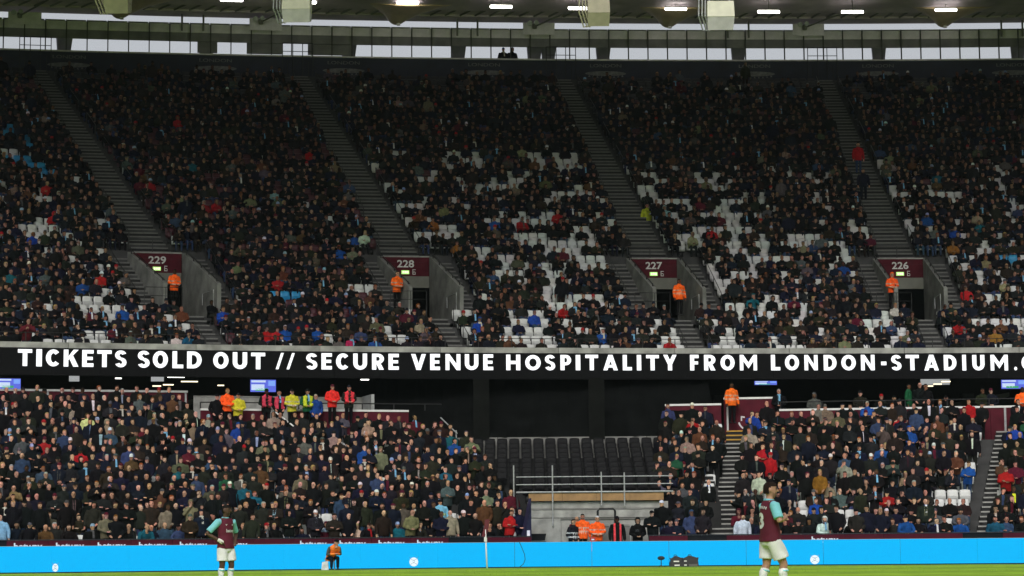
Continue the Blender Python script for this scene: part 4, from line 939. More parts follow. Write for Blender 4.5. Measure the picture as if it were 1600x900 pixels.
SPEC = [('stand', 'down', 'down', .0, 1.1), ('stand', 'pocket', 'pocket', .02, 1.15), ('stand', 'crossed', 'crossed', .0, 1.12), ('stand', 'front', 'front', .06, 1.1), ('stand', 'clap', 'clap', .03, 1.1), ('stand', 'down', 'face', .05, 1.08), ('stand', 'pocket', 'down', .0, 1.2),
        ('sit', 'lap', 'lap', .12, 1.1), ('sit', 'crossed', 'crossed', .02, 1.12), ('sit', 'knees', 'knees', .38, 1.1), ('sit', 'face', 'lap', .16, 1.1), ('sit', 'pocket', 'pocket', .05, 1.18), ('sit', 'knees', 'knees', .70, 1.0)]
HI, LO = [], []
for sp in SPEC:
    B, hc = make_person(*sp)
    HI.append(finish(B.solid(.0155, 1500), hc)); LO.append(finish(B.solid(.028, 330 if sp[0] == 'stand' else 270), hc))
FINE = {}
def fine(ti):                          # closer woven template for the people in reflective clothing
    if ti not in FINE: B, hc = make_person(*SPEC[ti]); FINE[ti] = finish(B.solid(.014, 7000), hc)
    return FINE[ti]
STAND_W = [0]*26 + [1]*26 + [2]*18 + [3]*10 + [4]*4 + [5]*5 + [6]*16; SIT_W = [7]*34 + [8]*26 + [9]*14 + [10]*5 + [11]*22
STAND_T = [i for i, s_ in enumerate(SPEC) if s_[0] == 'stand']; SIT_T = [i for i, s_ in enumerate(SPEC) if s_[0] == 'sit']
# hair and hats: small shells round the head (local to the head centre)
def shell(rx, ry, rz, keep, oz=0.0, nu=14, nv=7, extra=None):
    V, F = [], []
    for j in range(nv+1):
        th = PI*j/nv
        for i in range(nu):
            a = 2*PI*i/nu; sn = (1-abs(math.cos(th))**2.7)**(1/2.7) if j < nv*.55 else math.sin(th); V.append((rx*sn*math.cos(a), .006 + ry*sn*math.sin(a), oz + rz*math.cos(th)))
    for j in range(nv):
        for i in range(nu):
            q = [j*nu+i, j*nu+(i+1) % nu, (j+1)*nu+(i+1) % nu, (j+1)*nu+i]; c = np.mean([V[k] for k in q], 0)
            if keep(c): F.append((q[0], q[2], q[1])); F.append((q[0], q[3], q[2]))
    F = list(np.array(F))
    if extra:
        for quad in extra:
            b = len(V); V += quad; F += [np.array((b, b+1, b+2)), np.array((b, b+2, b+3)), np.array((b, b+2, b+1)), np.array((b, b+3, b+2))]
    V = np.array(V); F = np.array([tuple(f) for f in F]); used = np.unique(F); mp = -np.ones(len(V), int); mp[used] = np.arange(len(used))
    return V[used], mp[F]
BILL = [[(-.06, -.09, .045), (.06, -.09, .045), (.05, -.175, .03), (-.05, -.175, .03)]]
BILLF = [[(-.075, -.06, .06), (.075, -.06, .06), (.06, -.14, .045), (-.06, -.14, .045)]]
def hats(nu, nv):
    return {'short hair': shell(.084, .106, .132, lambda c: c[2] > .045 or (c[1] > .02 and c[2] > -.045), 0, nu, nv),
        'receding hair': shell(.082, .104, .122, lambda c: (c[1] > .015 and c[2] > -.05 and c[2] < .1) , 0, nu, nv),
        'long hair': shell(.094, .112, .16, lambda c: c[2] > .055 or (c[1] > -.015 and c[2] > -.15), -.02, nu, nv),
        'beanie': shell(.088, .110, .138, lambda c: c[2] > .03, .008, nu, nv),
        'cap': shell(.087, .108, .120, lambda c: c[2] > .045, .01, nu, nv, BILL),
        'flat cap': shell(.094, .118, .085, lambda c: c[2] > .055, .045, nu, nv, BILLF),
        'hood': shell(.112, .128, .155, lambda c: c[1] > -.035 and c[2] > -.14 or c[2] > .085, -.005, nu, nv)}
HAT_HI, HAT_LO = hats(14, 9), hats(8, 6)
SCARF = Body(); 
def ring_mesh(r, z, t, n=14):
    V, F = [], []
    for i in range(n):
        a = 2*PI*i/n
        for dr_, dz_ in ((0, -t), (.028, 0), (0, t)): V.append(((r+dr_)*math.cos(a), (r+dr_)*.92*math.sin(a), z+dz_))
    for i in range(n):
        j = (i+1) % n
        for k in range(2): F += [(i*3+k, j*3+k, j*3+k+1), (i*3+k, j*3+k+1, i*3+k+1)]
    b = len(V); V += [(-.02, -.10, z), (.05, -.10, z), (.06, -.155, z-.28), (-.02, -.155, z-.28)]; F += [(b, b+2, b+1), (b, b+3, b+2)]
    return np.array(V), np.array(F)
SCARF_M = ring_mesh(.075, -.145, .04)
# colours (base reflectance of cloth, skin and hair)
CC_ = {'black': (.006, .0065, .007), 'charcoal': (.014, .015, .016), 'navy': (.008, .010, .020), 'dark olive': (.018, .019, .013), 'dark brown': (.020, .014, .011), 'grey': (.075, .077, .08), 'olive': (.07, .074, .048),
       'blue': (.012, .055, .24), 'red': (.30, .012, .016), 'claret': (.075, .010, .020), 'brown': (.085, .040, .020), 'beige': (.24, .20, .15), 'teal': (.010, .085, .115), 'green': (.012, .070, .035), 'ochre': (.21, .095, .018),
       'cream': (.46, .44, .39), 'orange': (.95, .13, .018), 'yellow': (.52, .58, .04), 'magenta': (.32, .02, .10), 'pale teal': (.20, .34, .34), 'khaki': (.15, .135, .085), 'tan': (.22, .125, .055), 'denim': (.030, .050, .10), 'white': (.60, .61, .63), 'pale yellow': (.62, .60, .22), 'sky blue': (.16, .36, .55), 'pink': (.52, .05, .09), 'pale blue': (.24, .34, .48)}
DARKS = ['black']*22 + ['charcoal']*6 + ['navy']*8 + ['dark olive']*4 + ['dark brown']*3
MIDS = ['grey', 'grey', 'grey', 'olive', 'olive', 'blue', 'red', 'claret', 'claret', 'brown', 'brown', 'beige', 'denim', 'denim', 'khaki', 'khaki', 'teal', 'green', 'charcoal']
def pick_coat(p_mid=.13): return rnd.choice(MIDS) if rnd.random() < p_mid else rnd.choice(DARKS)
SKINS = [(.46, .25, .17), (.42, .22, .15), (.50, .29, .21), (.38, .20, .135), (.44, .23, .17)]
DSKIN = [(.12, .058, .035), (.07, .035, .022), (.20, .105, .062)]
HAIRC = {'black': (.010, .009, .008), 'dark brown': (.022, .014, .009), 'brown': (.05, .028, .015), 'grey': (.26, .26, .25), 'white': (.5, .5, .49), 'blond': (.30, .20, .09), 'ginger': (.18, .06, .018)}
def rand_head():
    r = rnd.random()
    if r < .42: return 'short hair', rnd.choice(['black', 'dark brown', 'dark brown', 'brown', 'brown', 'grey', 'blond', 'ginger'])
    if r < .53: return 'receding hair', rnd.choice(['dark brown', 'brown', 'grey', 'white'])
    if r < .60: return 'bald', None
    if r < .67: return 'long hair', rnd.choice(['dark brown', 'brown', 'blond', 'ginger', 'black'])
    if r < .83: return 'beanie', rnd.choice(['black', 'black', 'navy', 'charcoal', 'claret', 'grey', 'red', 'pale blue', 'white'])
    if r < .91: return 'cap', rnd.choice(['black', 'navy', 'charcoal', 'grey', 'claret'])
    if r < .95: return 'flat cap', rnd.choice(['charcoal', 'dark brown', 'grey'])
    return 'hood', None
def jit(c, a=.18): return tuple(max(.003, x*rnd.uniform(1-a, 1+a)) for x in c)
def new_look(coat=None, **k):
    L = dict(coat=coat or pick_coat(), skin=rnd.choice(SKINS) if rnd.random() < .93 else rnd.choice(DSKIN), legs=rnd.choice(['black', 'charcoal', 'navy', 'denim', 'denim', 'dark brown']), scarf=None, beard=rnd.random() < .27, yaw=rnd.gauss(0, 9), hyaw=rnd.gauss(0, 24), sx=rnd.uniform(.93, 1.13), sz=rnd.uniform(.93, 1.05))
    L['hat'], L['hatc'] = rand_head()
    if rnd.random() < .06: L['scarf'] = rnd.choice(['claret', 'claret', 'sky blue', 'grey', 'blue', 'cream'])
    L.update(k); return L
def pose_verts(V, hc, L):
    V = V.copy(); ha = math.radians(L['hyaw']); d = V - hc
    wgt = np.clip((d[:, 2] + .20)/.10, 0, 1)*(np.hypot(d[:, 0], d[:, 1]) < .16)
    a = ha*wgt; x = d[:, 0]*np.cos(a) - d[:, 1]*np.sin(a); y = d[:, 0]*np.sin(a) + d[:, 1]*np.cos(a)
    V[:, 0] = hc[0] + x; V[:, 1] = hc[1] + y
    nb = d[:, 2] < -.14
    V[nb, 0] *= L['sx']; V[:, 2] *= L['sz']
    tx, ty = L.get('tx', 0), L.get('ty', 0)             # a slight sideways and forward lean from the hips
    if tx or ty: zz = np.maximum(0, V[:, 2]-.5); V[:, 0] += zz*tx; V[:, 1] -= zz*ty
    return V
def pose_mesh(T, L):
    hc = T['hc']; h2 = hc*np.array([1, 1, L['sz']]); zh = max(0, h2[2]-.5); h2 = h2 + np.array([zh*L.get('tx', 0), -zh*L.get('ty', 0), 0])
    return pose_verts(T['V'], hc, L), h2, math.radians(L['hyaw'])
def strip_part(T, L):
    if not L.get('strip'): return None
    w_, c_ = L['strip']; v = T['S'].copy(); v[:, 0] *= w_*np.repeat(np.linspace(1.25, .8, 7), 2)
    return pose_verts(v, T['hc'], L), T['SF'], np.tile(jit(CC_[c_]), (len(T['SF']), 1))
def look_cols(T, L):
    R = T['R']; C = np.zeros((len(R), 3)); sk = np.array(jit(L['skin'], .12))*L.get('skin_light', 1); hcol = np.array(HAIRC.get(L['hatc'], (.03, .02, .015)))
    ct = np.array(jit(CC_[L['coat']], .2))
    C[R == SKIN] = sk; C[R == COAT] = ct; C[R == LEGS] = jit(CC_[L['legs']]); C[R == SHOE] = (.02, .02, .02)
    C[R == BEARD] = sk*.35 + hcol*.55 if L['beard'] else sk*.92; C[R == EYES] = sk*.45
    if L.get('extra'): L['extra'](T, C)
    return C
def hat_part(L, HS, h2, ha):
    if L['hat'] == 'bald': return None
    v, f = HS[L['hat']]; v = rotz(v, ha) + h2
    col = jit(CC_[L['coat']], .1) if L['hat'] == 'hood' else jit(HAIRC[L['hatc']]) if 'hair' in L['hat'] else jit(CC_[L['hatc']])
    return v, f, np.tile(col, (len(f), 1))
def scarf_part(L, h2, ha):
    if not L['scarf']: return None
    v, f = SCARF_M; c = np.tile(CC_[L['scarf']], (len(f), 1)); alt = np.arange(len(f))//8 % 2 == 1
    c[alt] = CC_['sky blue' if L['scarf'] == 'claret' else 'white'] if L['scarf'] in ('claret', 'blue') else CC_[L['scarf']]
    return v + h2, f, c
def soup_person(S, ti, p, yaw, L):
    T = LO[ti]; V, h2, ha = pose_mesh(T, L); yaw = yaw + math.radians(L['yaw'])
    S.add(rotz(V, yaw) + np.array(p), T['F'], look_cols(T, L))
    for part in (hat_part(L, HAT_LO, h2, ha), scarf_part(L, h2, ha), strip_part(T, L)):
        if part: S.add(rotz(part[0], yaw) + np.array(p), part[1], part[2])
def person_obj(ti, p, yaw, L, label, group=None, T=None):
    T = T or HI[ti]; V, h2, ha = pose_mesh(T, L); yaw = yaw + math.radians(L['yaw']); C = look_cols(T, L)
    o = soup_obj('person', V, T['F'], C, CLOTH, None, None, p); o.rotation_euler = (0, 0, yaw); tag(o, label, 'person', group)
    def child(name, v, f, c):
        q = bpy.data.objects.new(name, soup_mesh(name, v, f, c, CLOTH)); COL.objects.link(q); q.parent = o; WL[q.name] = Vector(p); return q
    m_ = T['R'] == COAT
    if m_.any():                       # the coat is a thin shell over the body
        F = T['F'][m_]; fn = np.cross(V[T['F'][:, 1]] - V[T['F'][:, 0]], V[T['F'][:, 2]] - V[T['F'][:, 0]]); N = np.zeros_like(V)
        for k in range(3): np.add.at(N, T['F'][:, k], fn)
        N /= np.linalg.norm(N, axis=1)[:, None] + 1e-9
        us_ = np.unique(F); mp = -np.ones(len(V), int); mp[us_] = np.arange(len(us_)); child('coat', (V + N*.012)[us_], mp[F], C[m_])
    h = hat_part(L, HAT_HI, h2, ha)
    if h: child('hair' if 'hair' in L['hat'] else L['hat'].replace(' ', '_'), *h)
    s_ = scarf_part(L, h2, ha)
    if s_: child('scarf', *s_)
    s_ = strip_part(T, L)
    if s_: child('coat_front', *s_)
    return o
def look_words(L):
    w_ = {'short hair': 'short %s hair', 'receding hair': 'thin %s hair', 'long hair': 'long %s hair', 'beanie': '%s beanie', 'cap': '%s cap', 'flat cap': '%s flat cap'}
    h = 'bald head' if L['hat'] == 'bald' else 'hood up' if L['hat'] == 'hood' else w_[L['hat']] % L['hatc']
    return '%s coat, %s' % (L['coat'], h) + (', %s scarf' % L['scarf'] if L['scarf'] else '')
# ------------------------------------------------------------------ who sits where (bowl coordinate u, row) and which seats are empty
EMPTY = [(-2.3,-0.8,23.5,25.9,0.8),(-2.3,-1.6,19.4,22.9,0.9),(-0.7,0.9,23.8,26.3,0.35),(1.8,3.7,23.7,26.9,0.75),(1.2,1.7,24.3,24.8,0.5),(0.8,1.3,21.4,22.8,0.6),(-1.5,-1.0,20.6,21.7,0.9),(0.2,0.5,21.4,23.5,0.5),(2.8,3.4,20.1,21.7,0.8),(-1.8,-0.3,17.6,18.7,0.6),(-0.1,0.2,17.1,17.8,0.8),(5.3,7.6,23.9,26.8,0.5),(4.3,5.2,21.1,23.2,0.3),(6.7,7.3,22.6,24.3,0.8),(-1.5,-0.8,15.1,16.9,0.6),(-0.8,-0.3,14.0,14.9,0.4),(-0.2,0.8,13.6,15.0,0.7),(0.1,0.4,12.3,13.0,0.8),(-0.4,1.5,11.0,12.1,0.4),(1.0,2.3,10.6,12.1,0.35),(3.4,4.0,20.1,23.2,0.4),(3.5,5.5,15.9,17.8,0.85),(6.1,7.8,19.7,20.7,0.8),(6.8,7.3,16.0,16.7,0.7),(3.1,4.8,12.4,14.8,0.5),(4.0,6.7,11.1,14.9,0.35),(2.6,3.2,11.1,12.6,0.5),(3.7,4.1,10.1,10.9,0.9),(3.1,4.1,7.0,8.5,0.6),(4.6,6.5,9.9,11.0,0.5),(0.8,2.8,0.1,4.9,0.5),(0.6,2.4,0.4,2.9,0.8),(2.9,6.1,4.6,6.9,0.5),(3.6,4.6,-0.3,1.1,0.7),(7.3,8.0,-0.2,1.9,0.8),(5.8,6.1,1.5,2.4,0.8),(9.6,10.5,19.3,21.4,0.9),(12.5,13.4,20.3,23.6,0.7),(10.8,11.7,22.0,22.7,0.5),(13.2,15.2,21.7,22.4,0.4),(10.4,10.8,18.4,19.5,0.7),(10.0,11.1,17.4,18.6,0.5),(11.2,12.4,17.0,19.5,0.5),(11.8,13.6,14.7,17.7,0.7),(11.2,12.9,12.1,15.8,0.75),(12.3,14.3,11.7,15.9,0.8),(12.2,14.0,10.8,11.9,0.8),(10.3,11.4,12.5,14.1,0.7),(9.3,9.8,11.2,12.7,0.7),(17.1,18.3,21.2,23.4,0.85),(15.7,16.3,16.1,16.6,0.8),(15.8,16.7,13.4,14.5,0.7),(16.9,17.9,11.2,13.6,0.5),(18.1,18.6,10.4,11.9,0.95),(14.1,16.0,7.1,8.6,0.6),(13.9,15.0,10.4,11.1,0.4),(10.7,13.4,7.1,9.0,0.35),(11.6,13.7,3.1,5.3,0.25),(13.9,15.2,2.4,3.8,0.5),(9.2,11.1,-0.1,1.2,0.75),(12.1,13.3,-0.1,1.2,0.7),(16.8,17.8,2.0,3.0,0.7),(18.4,18.8,1.6,3.0,0.8),(20.3,21.4,19.1,20.5,0.7),(22.3,24.4,19.2,20.4,0.85),(23.0,24.4,18.3,19.5,0.6),(20.6,21.6,17.9,18.4,0.7),(25.6,26.3,18.4,19.4,0.9),(21.9,22.1,14.5,15.5,0.8),(22.2,23.3,13.3,14.6,0.6),(20.5,21.5,10.8,12.7,0.85),(22.2,23.3,10.7,11.7,0.5),(25.4,25.7,12.8,13.5,0.8),(22.9,23.7,5.2,6.3,0.8),(22.7,24.1,3.0,3.7,0.45),(20.4,20.7,1.9,3.6,0.8),(-4.8,-3.7,15.1,16.9,0.9),(-5.4,-5.0,17.3,18.7,0.8),(-4.2,-3.5,24.4,24.9,0.6),(-5.4,-4.5,6.4,7.4,0.8),(-5.5,-2.1,0.3,4.4,0.38),(-8.0,-7.6,0.3,1.1,0.8),(-16.5,-15.7,24.5,25.4,0.6),(-16.8,-15.7,17.9,19.2,0.8),(-17.4,-16.6,19.7,20.3,0.7),(-16.7,-15.9,14.4,15.9,0.5),(-17.8,-16.3,13.0,14.1,0.9),(-16.0,-15.0,12.6,13.2,0.7),(-16.4,-15.7,9.2,10.2,0.9),(-17.3,-17.0,10.5,11.6,0.7),(-17.4,-15.6,3.9,5.3,0.9),(-17.2,-16.1,2.5,3.8,0.6),(-18.2,-17.0,-0.1,1.3,0.7),(-21.7,-21.2,-0.3,0.4,0.6),(-19.7,-18.6,-0.3,0.3,0.8),(-11.2,-10.7,4.2,4.9,0.6),(-12.3,-11.4,1.2,2.6,0.6)]
EMPTY_BLUE = [(-11.1,-10.6,10.9,12.9,0.9),(-11.3,-10.5,9.9,11.4,0.8),(-12.2,-11.7,15.4,16.0,0.8),(-9.0,-7.8,5.4,6.5,0.8),(-16.3,-15.0,22.6,29.9,0.25),(-15.5,-14.8,21.7,23.1,0.9),(24.5,25.0,10.7,11.8,0.9),(24.0,24.5,9.9,10.9,0.9),(22.8,23.3,9.3,10.0,0.8),(-6.4,-6.1,3.0,3.7,0.8)]
NOTE_UP = [(-9.42,16.6,'red'),(-11.19,20.0,'red'),(-9.18,17.2,'red'),(-16.11,15.1,'red'),(-15.77,19.1,'red'),(-15.88,7.5,'red'),(-17.76,12.3,'blue'),(-16.69,5.9,'blue'),(-8.84,23.1,'teal'),(-19.45,7.2,'teal'),(-12.04,23.4,'grey'),(-3.68,25.1,'red'),(-6.28,18.9,'paleteal'),(-4.12,13.2,'blue'),(-5.0,11.1,'blue'),(-3.65,13.5,'cream'),(-0.39,14.7,'ochre'),(-0.25,11.9,'ochre'),(-8.52,6.4,'red'),(0.44,17.1,'khaki'),(2.17,14.8,'blue'),(3.75,14.9,'red'),(12.02,13.7,'red'),(11.97,17.8,'claret'),(10.89,12.9,'beige'),(11.17,15.6,'grey'),(10.23,16.9,'paleteal'),(17.13,9.2,'blue'),(22.81,14.4,'blue'),(21.98,15.8,'blue'),(22.02,11.9,'ochre'),(22.22,6.4,'red'),(15.31,10.2,'grey'),(26.17,29.6,'teal'),(-15.9,3.0,'blue'),(-14.33,-0.3,'cream'),(-13.83,-0.5,'teal'),(-12.21,3.1,'blue'),(-16.74,1.5,'claret'),(-10.64,1.1,'red'),(-10.02,0.4,'red'),(-7.13,-0.4,'magenta'),(-5.84,0.4,'blue'),(-8.12,1.4,'blue'),(-3.78,3.0,'claret'),(-0.97,2.0,'blue'),(3.55,3.9,'red'),(7.37,0.4,'red'),(4.84,1.1,'red'),(2.03,2.6,'blue'),(4.36,1.3,'blue'),(12.28,5.2,'teal'),(18.8,4.0,'cream'),(18.79,1.3,'olive'),(22.49,1.2,'ochre'),(21.44,1.7,'red'),(-2.42,18.7,'grey'),(5.36,16.3,'red'),(21.05,25.0,'khaki'),(23.01,22.5,'teal')]
NOTE_LOW = [('L',3.49,12.9,'neon'),('L',4.19,10.9,'pale'),('L',1.92,10.6,'orange'),('L',0.76,9.0,'skyscarf'),('L',5.39,13.3,'check'),('L',3.76,12.2,'beige'),('L',2.22,7.8,'red'),('L',3.33,7.4,'red'),('L',0.47,2.7,'tan'),('L',1.95,0.6,'olive'),('L',5.49,6.2,'brown'),('L',6.08,6.2,'navy'),('L',5.36,-0.1,'teal'),('L',5.83,2.4,'blackhood'),('L',6.69,-0.3,'denim'),('L',0.29,0.5,'plaid'),('L',1.35,8.2,'greyvest'),('L',15.39,7.2,'blue'),('L',19.73,7.7,'blue'),('L',12.71,-0.0,'stripes'),('L',14.54,-0.3,'redscarf'),('L',14.04,-0.4,'blonde'),('L',17.65,2.0,'kid'),('L',16.69,3.1,'whitecap'),('L',18.57,4.8,'tealb'),('R',0.49,5.7,'green'),('R',3.43,2.4,'claret'),('R',3.13,8.9,'beige'),('R',3.99,4.5,'cream'),('R',3.94,6.6,'red'),('R',3.35,-0.0,'kidwhite'),('R',0.85,0.4,'greybeanie'),('R',6.35,3.9,'ochre'),('R',6.52,2.3,'blue'),('R',7.16,2.7,'grey'),('R',12.28,4.6,'blue'),('R',9.15,2.9,'red'),('R',10.02,-0.8,'blue'),('R',13.52,-0.5,'teal'),('R',13.45,3.7,'red'),('R',14.01,3.5,'yellow'),('R',7.31,4.6,'beige'),('R',7.65,11.8,'blue'),('R',6.79,-0.9,'white'),('R',4.21,5.7,'red'),('L',14.88,13.0,'navy'),('L',9.39,12.1,'beige'),('L',9.95,9.8,'blue'),('R',-3.56,-0.7,'dark')]
EMPTY_LOW = [('L',16.7,17.1,1.6,3.2),('L',17.5,18.3,0.5,2.8),('L',14.8,15.2,7.6,11.1),('R',8.0,9.1,2.2,3.5),('R',10.9,11.6,2.8,4.4),('R',12.1,12.6,2.1,4.0),('R',7.2,7.8,0.6,2.5),('R',5.4,6.1,1.3,3.1),('R',12.6,13.2,5.5,9.7),('R',4.2,4.8,0.3,4.3),('L',6.2,6.7,5.0,6.3),('L',12.4,13.1,0.1,2.7)]
_q = MB(); _q.hexa([(-.21, .36, .42), (.21, .36, .42), (.21, .40, .42), (-.21, .40, .42), (-.20, .43, .86), (.20, .43, .86), (.20, .46, .86), (-.20, .46, .86)]); _q.box(-.2, .0, .40, .2, .38, .45)   # folded down under its sitter
SEAT_LV = np.array(_q.v); SEAT_LF = tris_of(_q.f)
def ulim(w): return -26.5 + 8*w/29, 30.5 + 4.5*w/29
def hw_at(k): return hw_top(k) + .10 if k >= 13 else 2.16 if k >= 5 else .60
USEATS = []                           # (k, block, u, pos, yaw); the last two rows are a walkway without seats
for k in range(NROW-2):
    w_ = roww(k) + .24; lo, hi = ulim(w_)
    for bi, (ca, cb) in enumerate(zip(AISLES, AISLES[1:])):
        a, b = ca + hw_at(k), cb - hw_at(k); n = int((b-a)*(1-SB*w_)/.478)
        for i in range(n):
            u = a + (b-a)*(i+.5)/n
            if lo < u < hi: USEATS.append((k, bi, u, up(u, w_, rowz(k)), upyaw(u)))
BLOCKN = ['left of sign 229', 'between signs 229 and 228', 'between signs 228 and 227', 'between signs 227 and 226', 'right of sign 226']
def empties(k, u, L): return any(u0-.05 <= u <= u1+.05 and r0 <= k <= r1 and rnd.random() < min(.72, p*1.05) for u0, u1, r0, r1, p in L)
def on_aisle_edge(u, k): return min(abs(abs(u-c)-hw_at(k)) for c in AISLES) < .3
note = {}
for (nu_, nr_, nc_) in NOTE_UP:
    best = min(range(len(USEATS)), key=lambda i: abs(USEATS[i][2]-nu_)*2 + abs(USEATS[i][0]-nr_)); note[best] = nc_
ALIAS = {'paleteal': 'pale teal'}
SEATSOUP, CROWD = Soup(), Soup()
UEMPTY = []; UPPER_N = 0
for i, (k, bi, u, p, yaw) in enumerate(USEATS):
    emp = None
    if i not in note:
        if empties(k, u, EMPTY_BLUE): emp = 'blue'
        elif empties(k, u, EMPTY): emp = 'white'
        elif k < 26 and bi >= 2 and rnd.random() < .11: emp = 'white'
        elif rnd.random() < (.065 if k < 24 else .03): emp = 'white' if k < 22 and bi != 1 else 'claret'
        elif bi == 1 and 8 < k < 30 and rnd.random() < .10: emp = 'claret'
        elif k >= 40 or (k >= 38 and rnd.random() < .6): emp = 'black'
        elif k in (36, 37) and rnd.random() < .25: emp = 'black'
    if emp: UEMPTY.append((k, bi, u, p, yaw, emp)); continue
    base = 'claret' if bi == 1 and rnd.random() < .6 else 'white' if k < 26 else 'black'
    L = new_look(ALIAS.get(note[i], note[i]) if i in note else pick_coat(.06))
    if i in note and note[i] in ('orange',): L['hat'], L['hatc'] = 'short hair', 'brown'
    L['tx'], L['ty'] = rnd.gauss(0, .07), rnd.gauss(.04, .11); L['sz'] = rnd.uniform(.85, .98)
    if i not in note and L['coat'] in ('blue', 'red', 'teal', 'green'): L['coat'] = rnd.choice(['navy', 'claret', 'grey', 'dark olive', 'brown', L['coat']])
    L['hyaw'] += 8 - u*.5; L['skin_light'] = rnd.uniform(.40, .72)*(1 if k < 24 else .6)  # shade of the upper tier and back rows put into the skin colour
    if i not in note and rnd.random() < .2: L['hat'], L['hatc'] = rnd.choice([('hood', None), ('beanie', 'black'), ('cap', 'black')])
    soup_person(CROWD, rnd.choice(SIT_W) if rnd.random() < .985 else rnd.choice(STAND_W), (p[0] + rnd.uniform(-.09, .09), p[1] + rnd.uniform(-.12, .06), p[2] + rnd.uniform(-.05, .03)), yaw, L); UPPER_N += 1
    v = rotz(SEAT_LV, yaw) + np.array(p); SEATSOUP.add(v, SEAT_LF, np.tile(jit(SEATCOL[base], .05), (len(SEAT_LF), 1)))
# lower tier
def lowpos(FR, k, a): p = FR.p(a, lrow(k)+.18, lz(k)); return p
LSEATS = []                            # (blk, k, a, pos, yaw)
for k in range(NL):
    a1 = left_end(k) - .15
    for a in np.arange(-3.6, a1, .475):
        if k >= left_rows(a): continue
        if k >= 12 and a > 8.6: continue
        LSEATS.append(('L', k, a, lowpos(LF, k, a), LF.ang))
for k in range(NR_):
    for a in np.arange(.04, 18.6, .48):
        if any(abs(a-ac) < hw_ + .12 for ac, hw_, kk in RA): continue
        LSEATS.append(('R', k, a, lowpos(RF, k, a), RF.ang))
lnote = {}
for (b_, na, nr_, nc_) in NOTE_LOW:
    c_ = [i for i in range(len(LSEATS)) if LSEATS[i][0] == b_ and i not in lnote]
    best = min(c_, key=lambda i: abs(LSEATS[i][2]-na)*2 + abs(LSEATS[i][1]-nr_)*1.2); lnote[best] = nc_
NC = {'neon': dict(coat='black', scarf='yellow' if 0 else None), 'pale': dict(coat='pale yellow'), 'skyscarf': dict(coat='navy', scarf='sky blue'), 'check': dict(coat='navy'), 'greyvest': dict(coat='grey'), 'blackhood': dict(coat='black', hat='hood', hatc=None), 'denim': dict(coat='denim', hat='cap', hatc='black'), 'plaid': dict(coat='pale blue'), 'stripes': dict(coat='claret', hat='hood', hatc=None), 'redscarf': dict(coat='black', scarf='red'), 'blonde': dict(coat='cream', hat='long hair', hatc='blond'), 'kid': dict(coat='sky blue'), 'whitecap': dict(coat='black', hat='cap', hatc='white'), 'tealb': dict(coat='teal'), 'kidwhite': dict(coat='white'), 'greybeanie': dict(coat='navy', hat='beanie', hatc='grey'), 'yellow': dict(coat='charcoal', strip=(.05, 'yellow')), 'dark': dict(coat='black')}
def stripe(colr, z0, z1):
    def f(T, C):
        c = T['V'][T['F']].mean(1); m_ = (T['R'] == COAT) & (c[:, 2] > z0) & (c[:, 2] < z1) & (np.abs(c[:, 0]) < .22); C[m_] = colr
    return f
def panel(colr, hw_):
    def f(T, C):
        c = T['V'][T['F']].mean(1); m_ = (T['R'] == COAT) & (np.abs(c[:, 0]) < hw_) & (c[:, 1] < T['hc'][1] - .02); C[m_] = colr
    return f
low = []
LEMPTY = []
for i, (b_, k, a, p, yaw) in enumerate(LSEATS):
    if i not in lnote:
        if b_ == 'R' and any(-.60 < a-ac+hw_ < -.10 and rnd.random() < (.7 if ac < 5 else .4) for ac, hw_, kk in RA) and k > 0 : LEMPTY.append((b_, k, a, p, yaw, 'white')); continue
        if any(bb == b_ and a0 <= a <= a1 and r0 <= k <= r1 for bb, a0, a1, r0, r1 in EMPTY_LOW) or rnd.random() < (.012 if b_ == 'L' else .05 if k < 5 else .01):
            LEMPTY.append((b_, k, a, p, yaw, 'white')); continue
    if b_ == 'L': st = rnd.random() < (.45 if k == 0 else .93)
    else: st = rnd.random() < ((.10 if k < 4 else .5 if k < 6 else .9) if a > 3.2 else (.5 if k < 1 else .92))
    kw = {}
    if i in lnote:
        n_ = lnote[i]; kw = dict(NC.get(n_, dict(coat=n_)))
        if n_ == 'stripes': kw['extra'] = stripe(CC_['pale blue'], .95, 1.12)
        if n_ == 'neon': kw['strip'] = (.06, 'yellow')
        if n_ == 'pale': kw['extra'] = None
        if n_ == 'check': kw['extra'] = stripe(CC_['blue'], 1.0, 1.1)
        if n_ == 'kid': kw['sz'] = .8; kw['extra'] = stripe(CC_['yellow'], 1.0, 1.12)
        if n_ == 'kidwhite': kw['sz'] = .85
    L = new_look(kw.pop('coat', None) or pick_coat(.105 if b_ == 'L' else .11), **kw)
    L['skin_light'] = rnd.uniform(.85, 1.3); L['tx'], L['ty'] = rnd.gauss(0, .05), rnd.gauss(.01, .05)
    L['hyaw'] += (14 if b_ == 'L' else -16) + rnd.gauss(0, 8)
    if not L.get('extra') and L['coat'] in ('black', 'charcoal', 'navy', 'dark brown', 'dark olive') and rnd.random() < .22: L['strip'] = (rnd.choice((.010, .03, .05)), rnd.choice(['grey', 'claret', 'charcoal', 'denim', 'khaki', 'grey', 'white', 'beige', 'pale blue']))
    if rnd.random() < .05 and i not in lnote: L['sz'] *= .82
    ti = rnd.choice(STAND_W) if st else rnd.choice(SIT_W)
    q = (p[0] + rnd.uniform(-.13, .13), p[1] + (0 if not st else -.12 + rnd.uniform(-.14, .10)), p[2])
    low.append(dict(b=b_, k=k, a=a, p=q, yaw=yaw, L=L, ti=ti, st=st))
    v = rotz(SEAT_LV, yaw) + np.array(p); SEATSOUP.add(v, SEAT_LF, np.tile(jit(SEATCOL['white'], .05), (len(SEAT_LF), 1)))
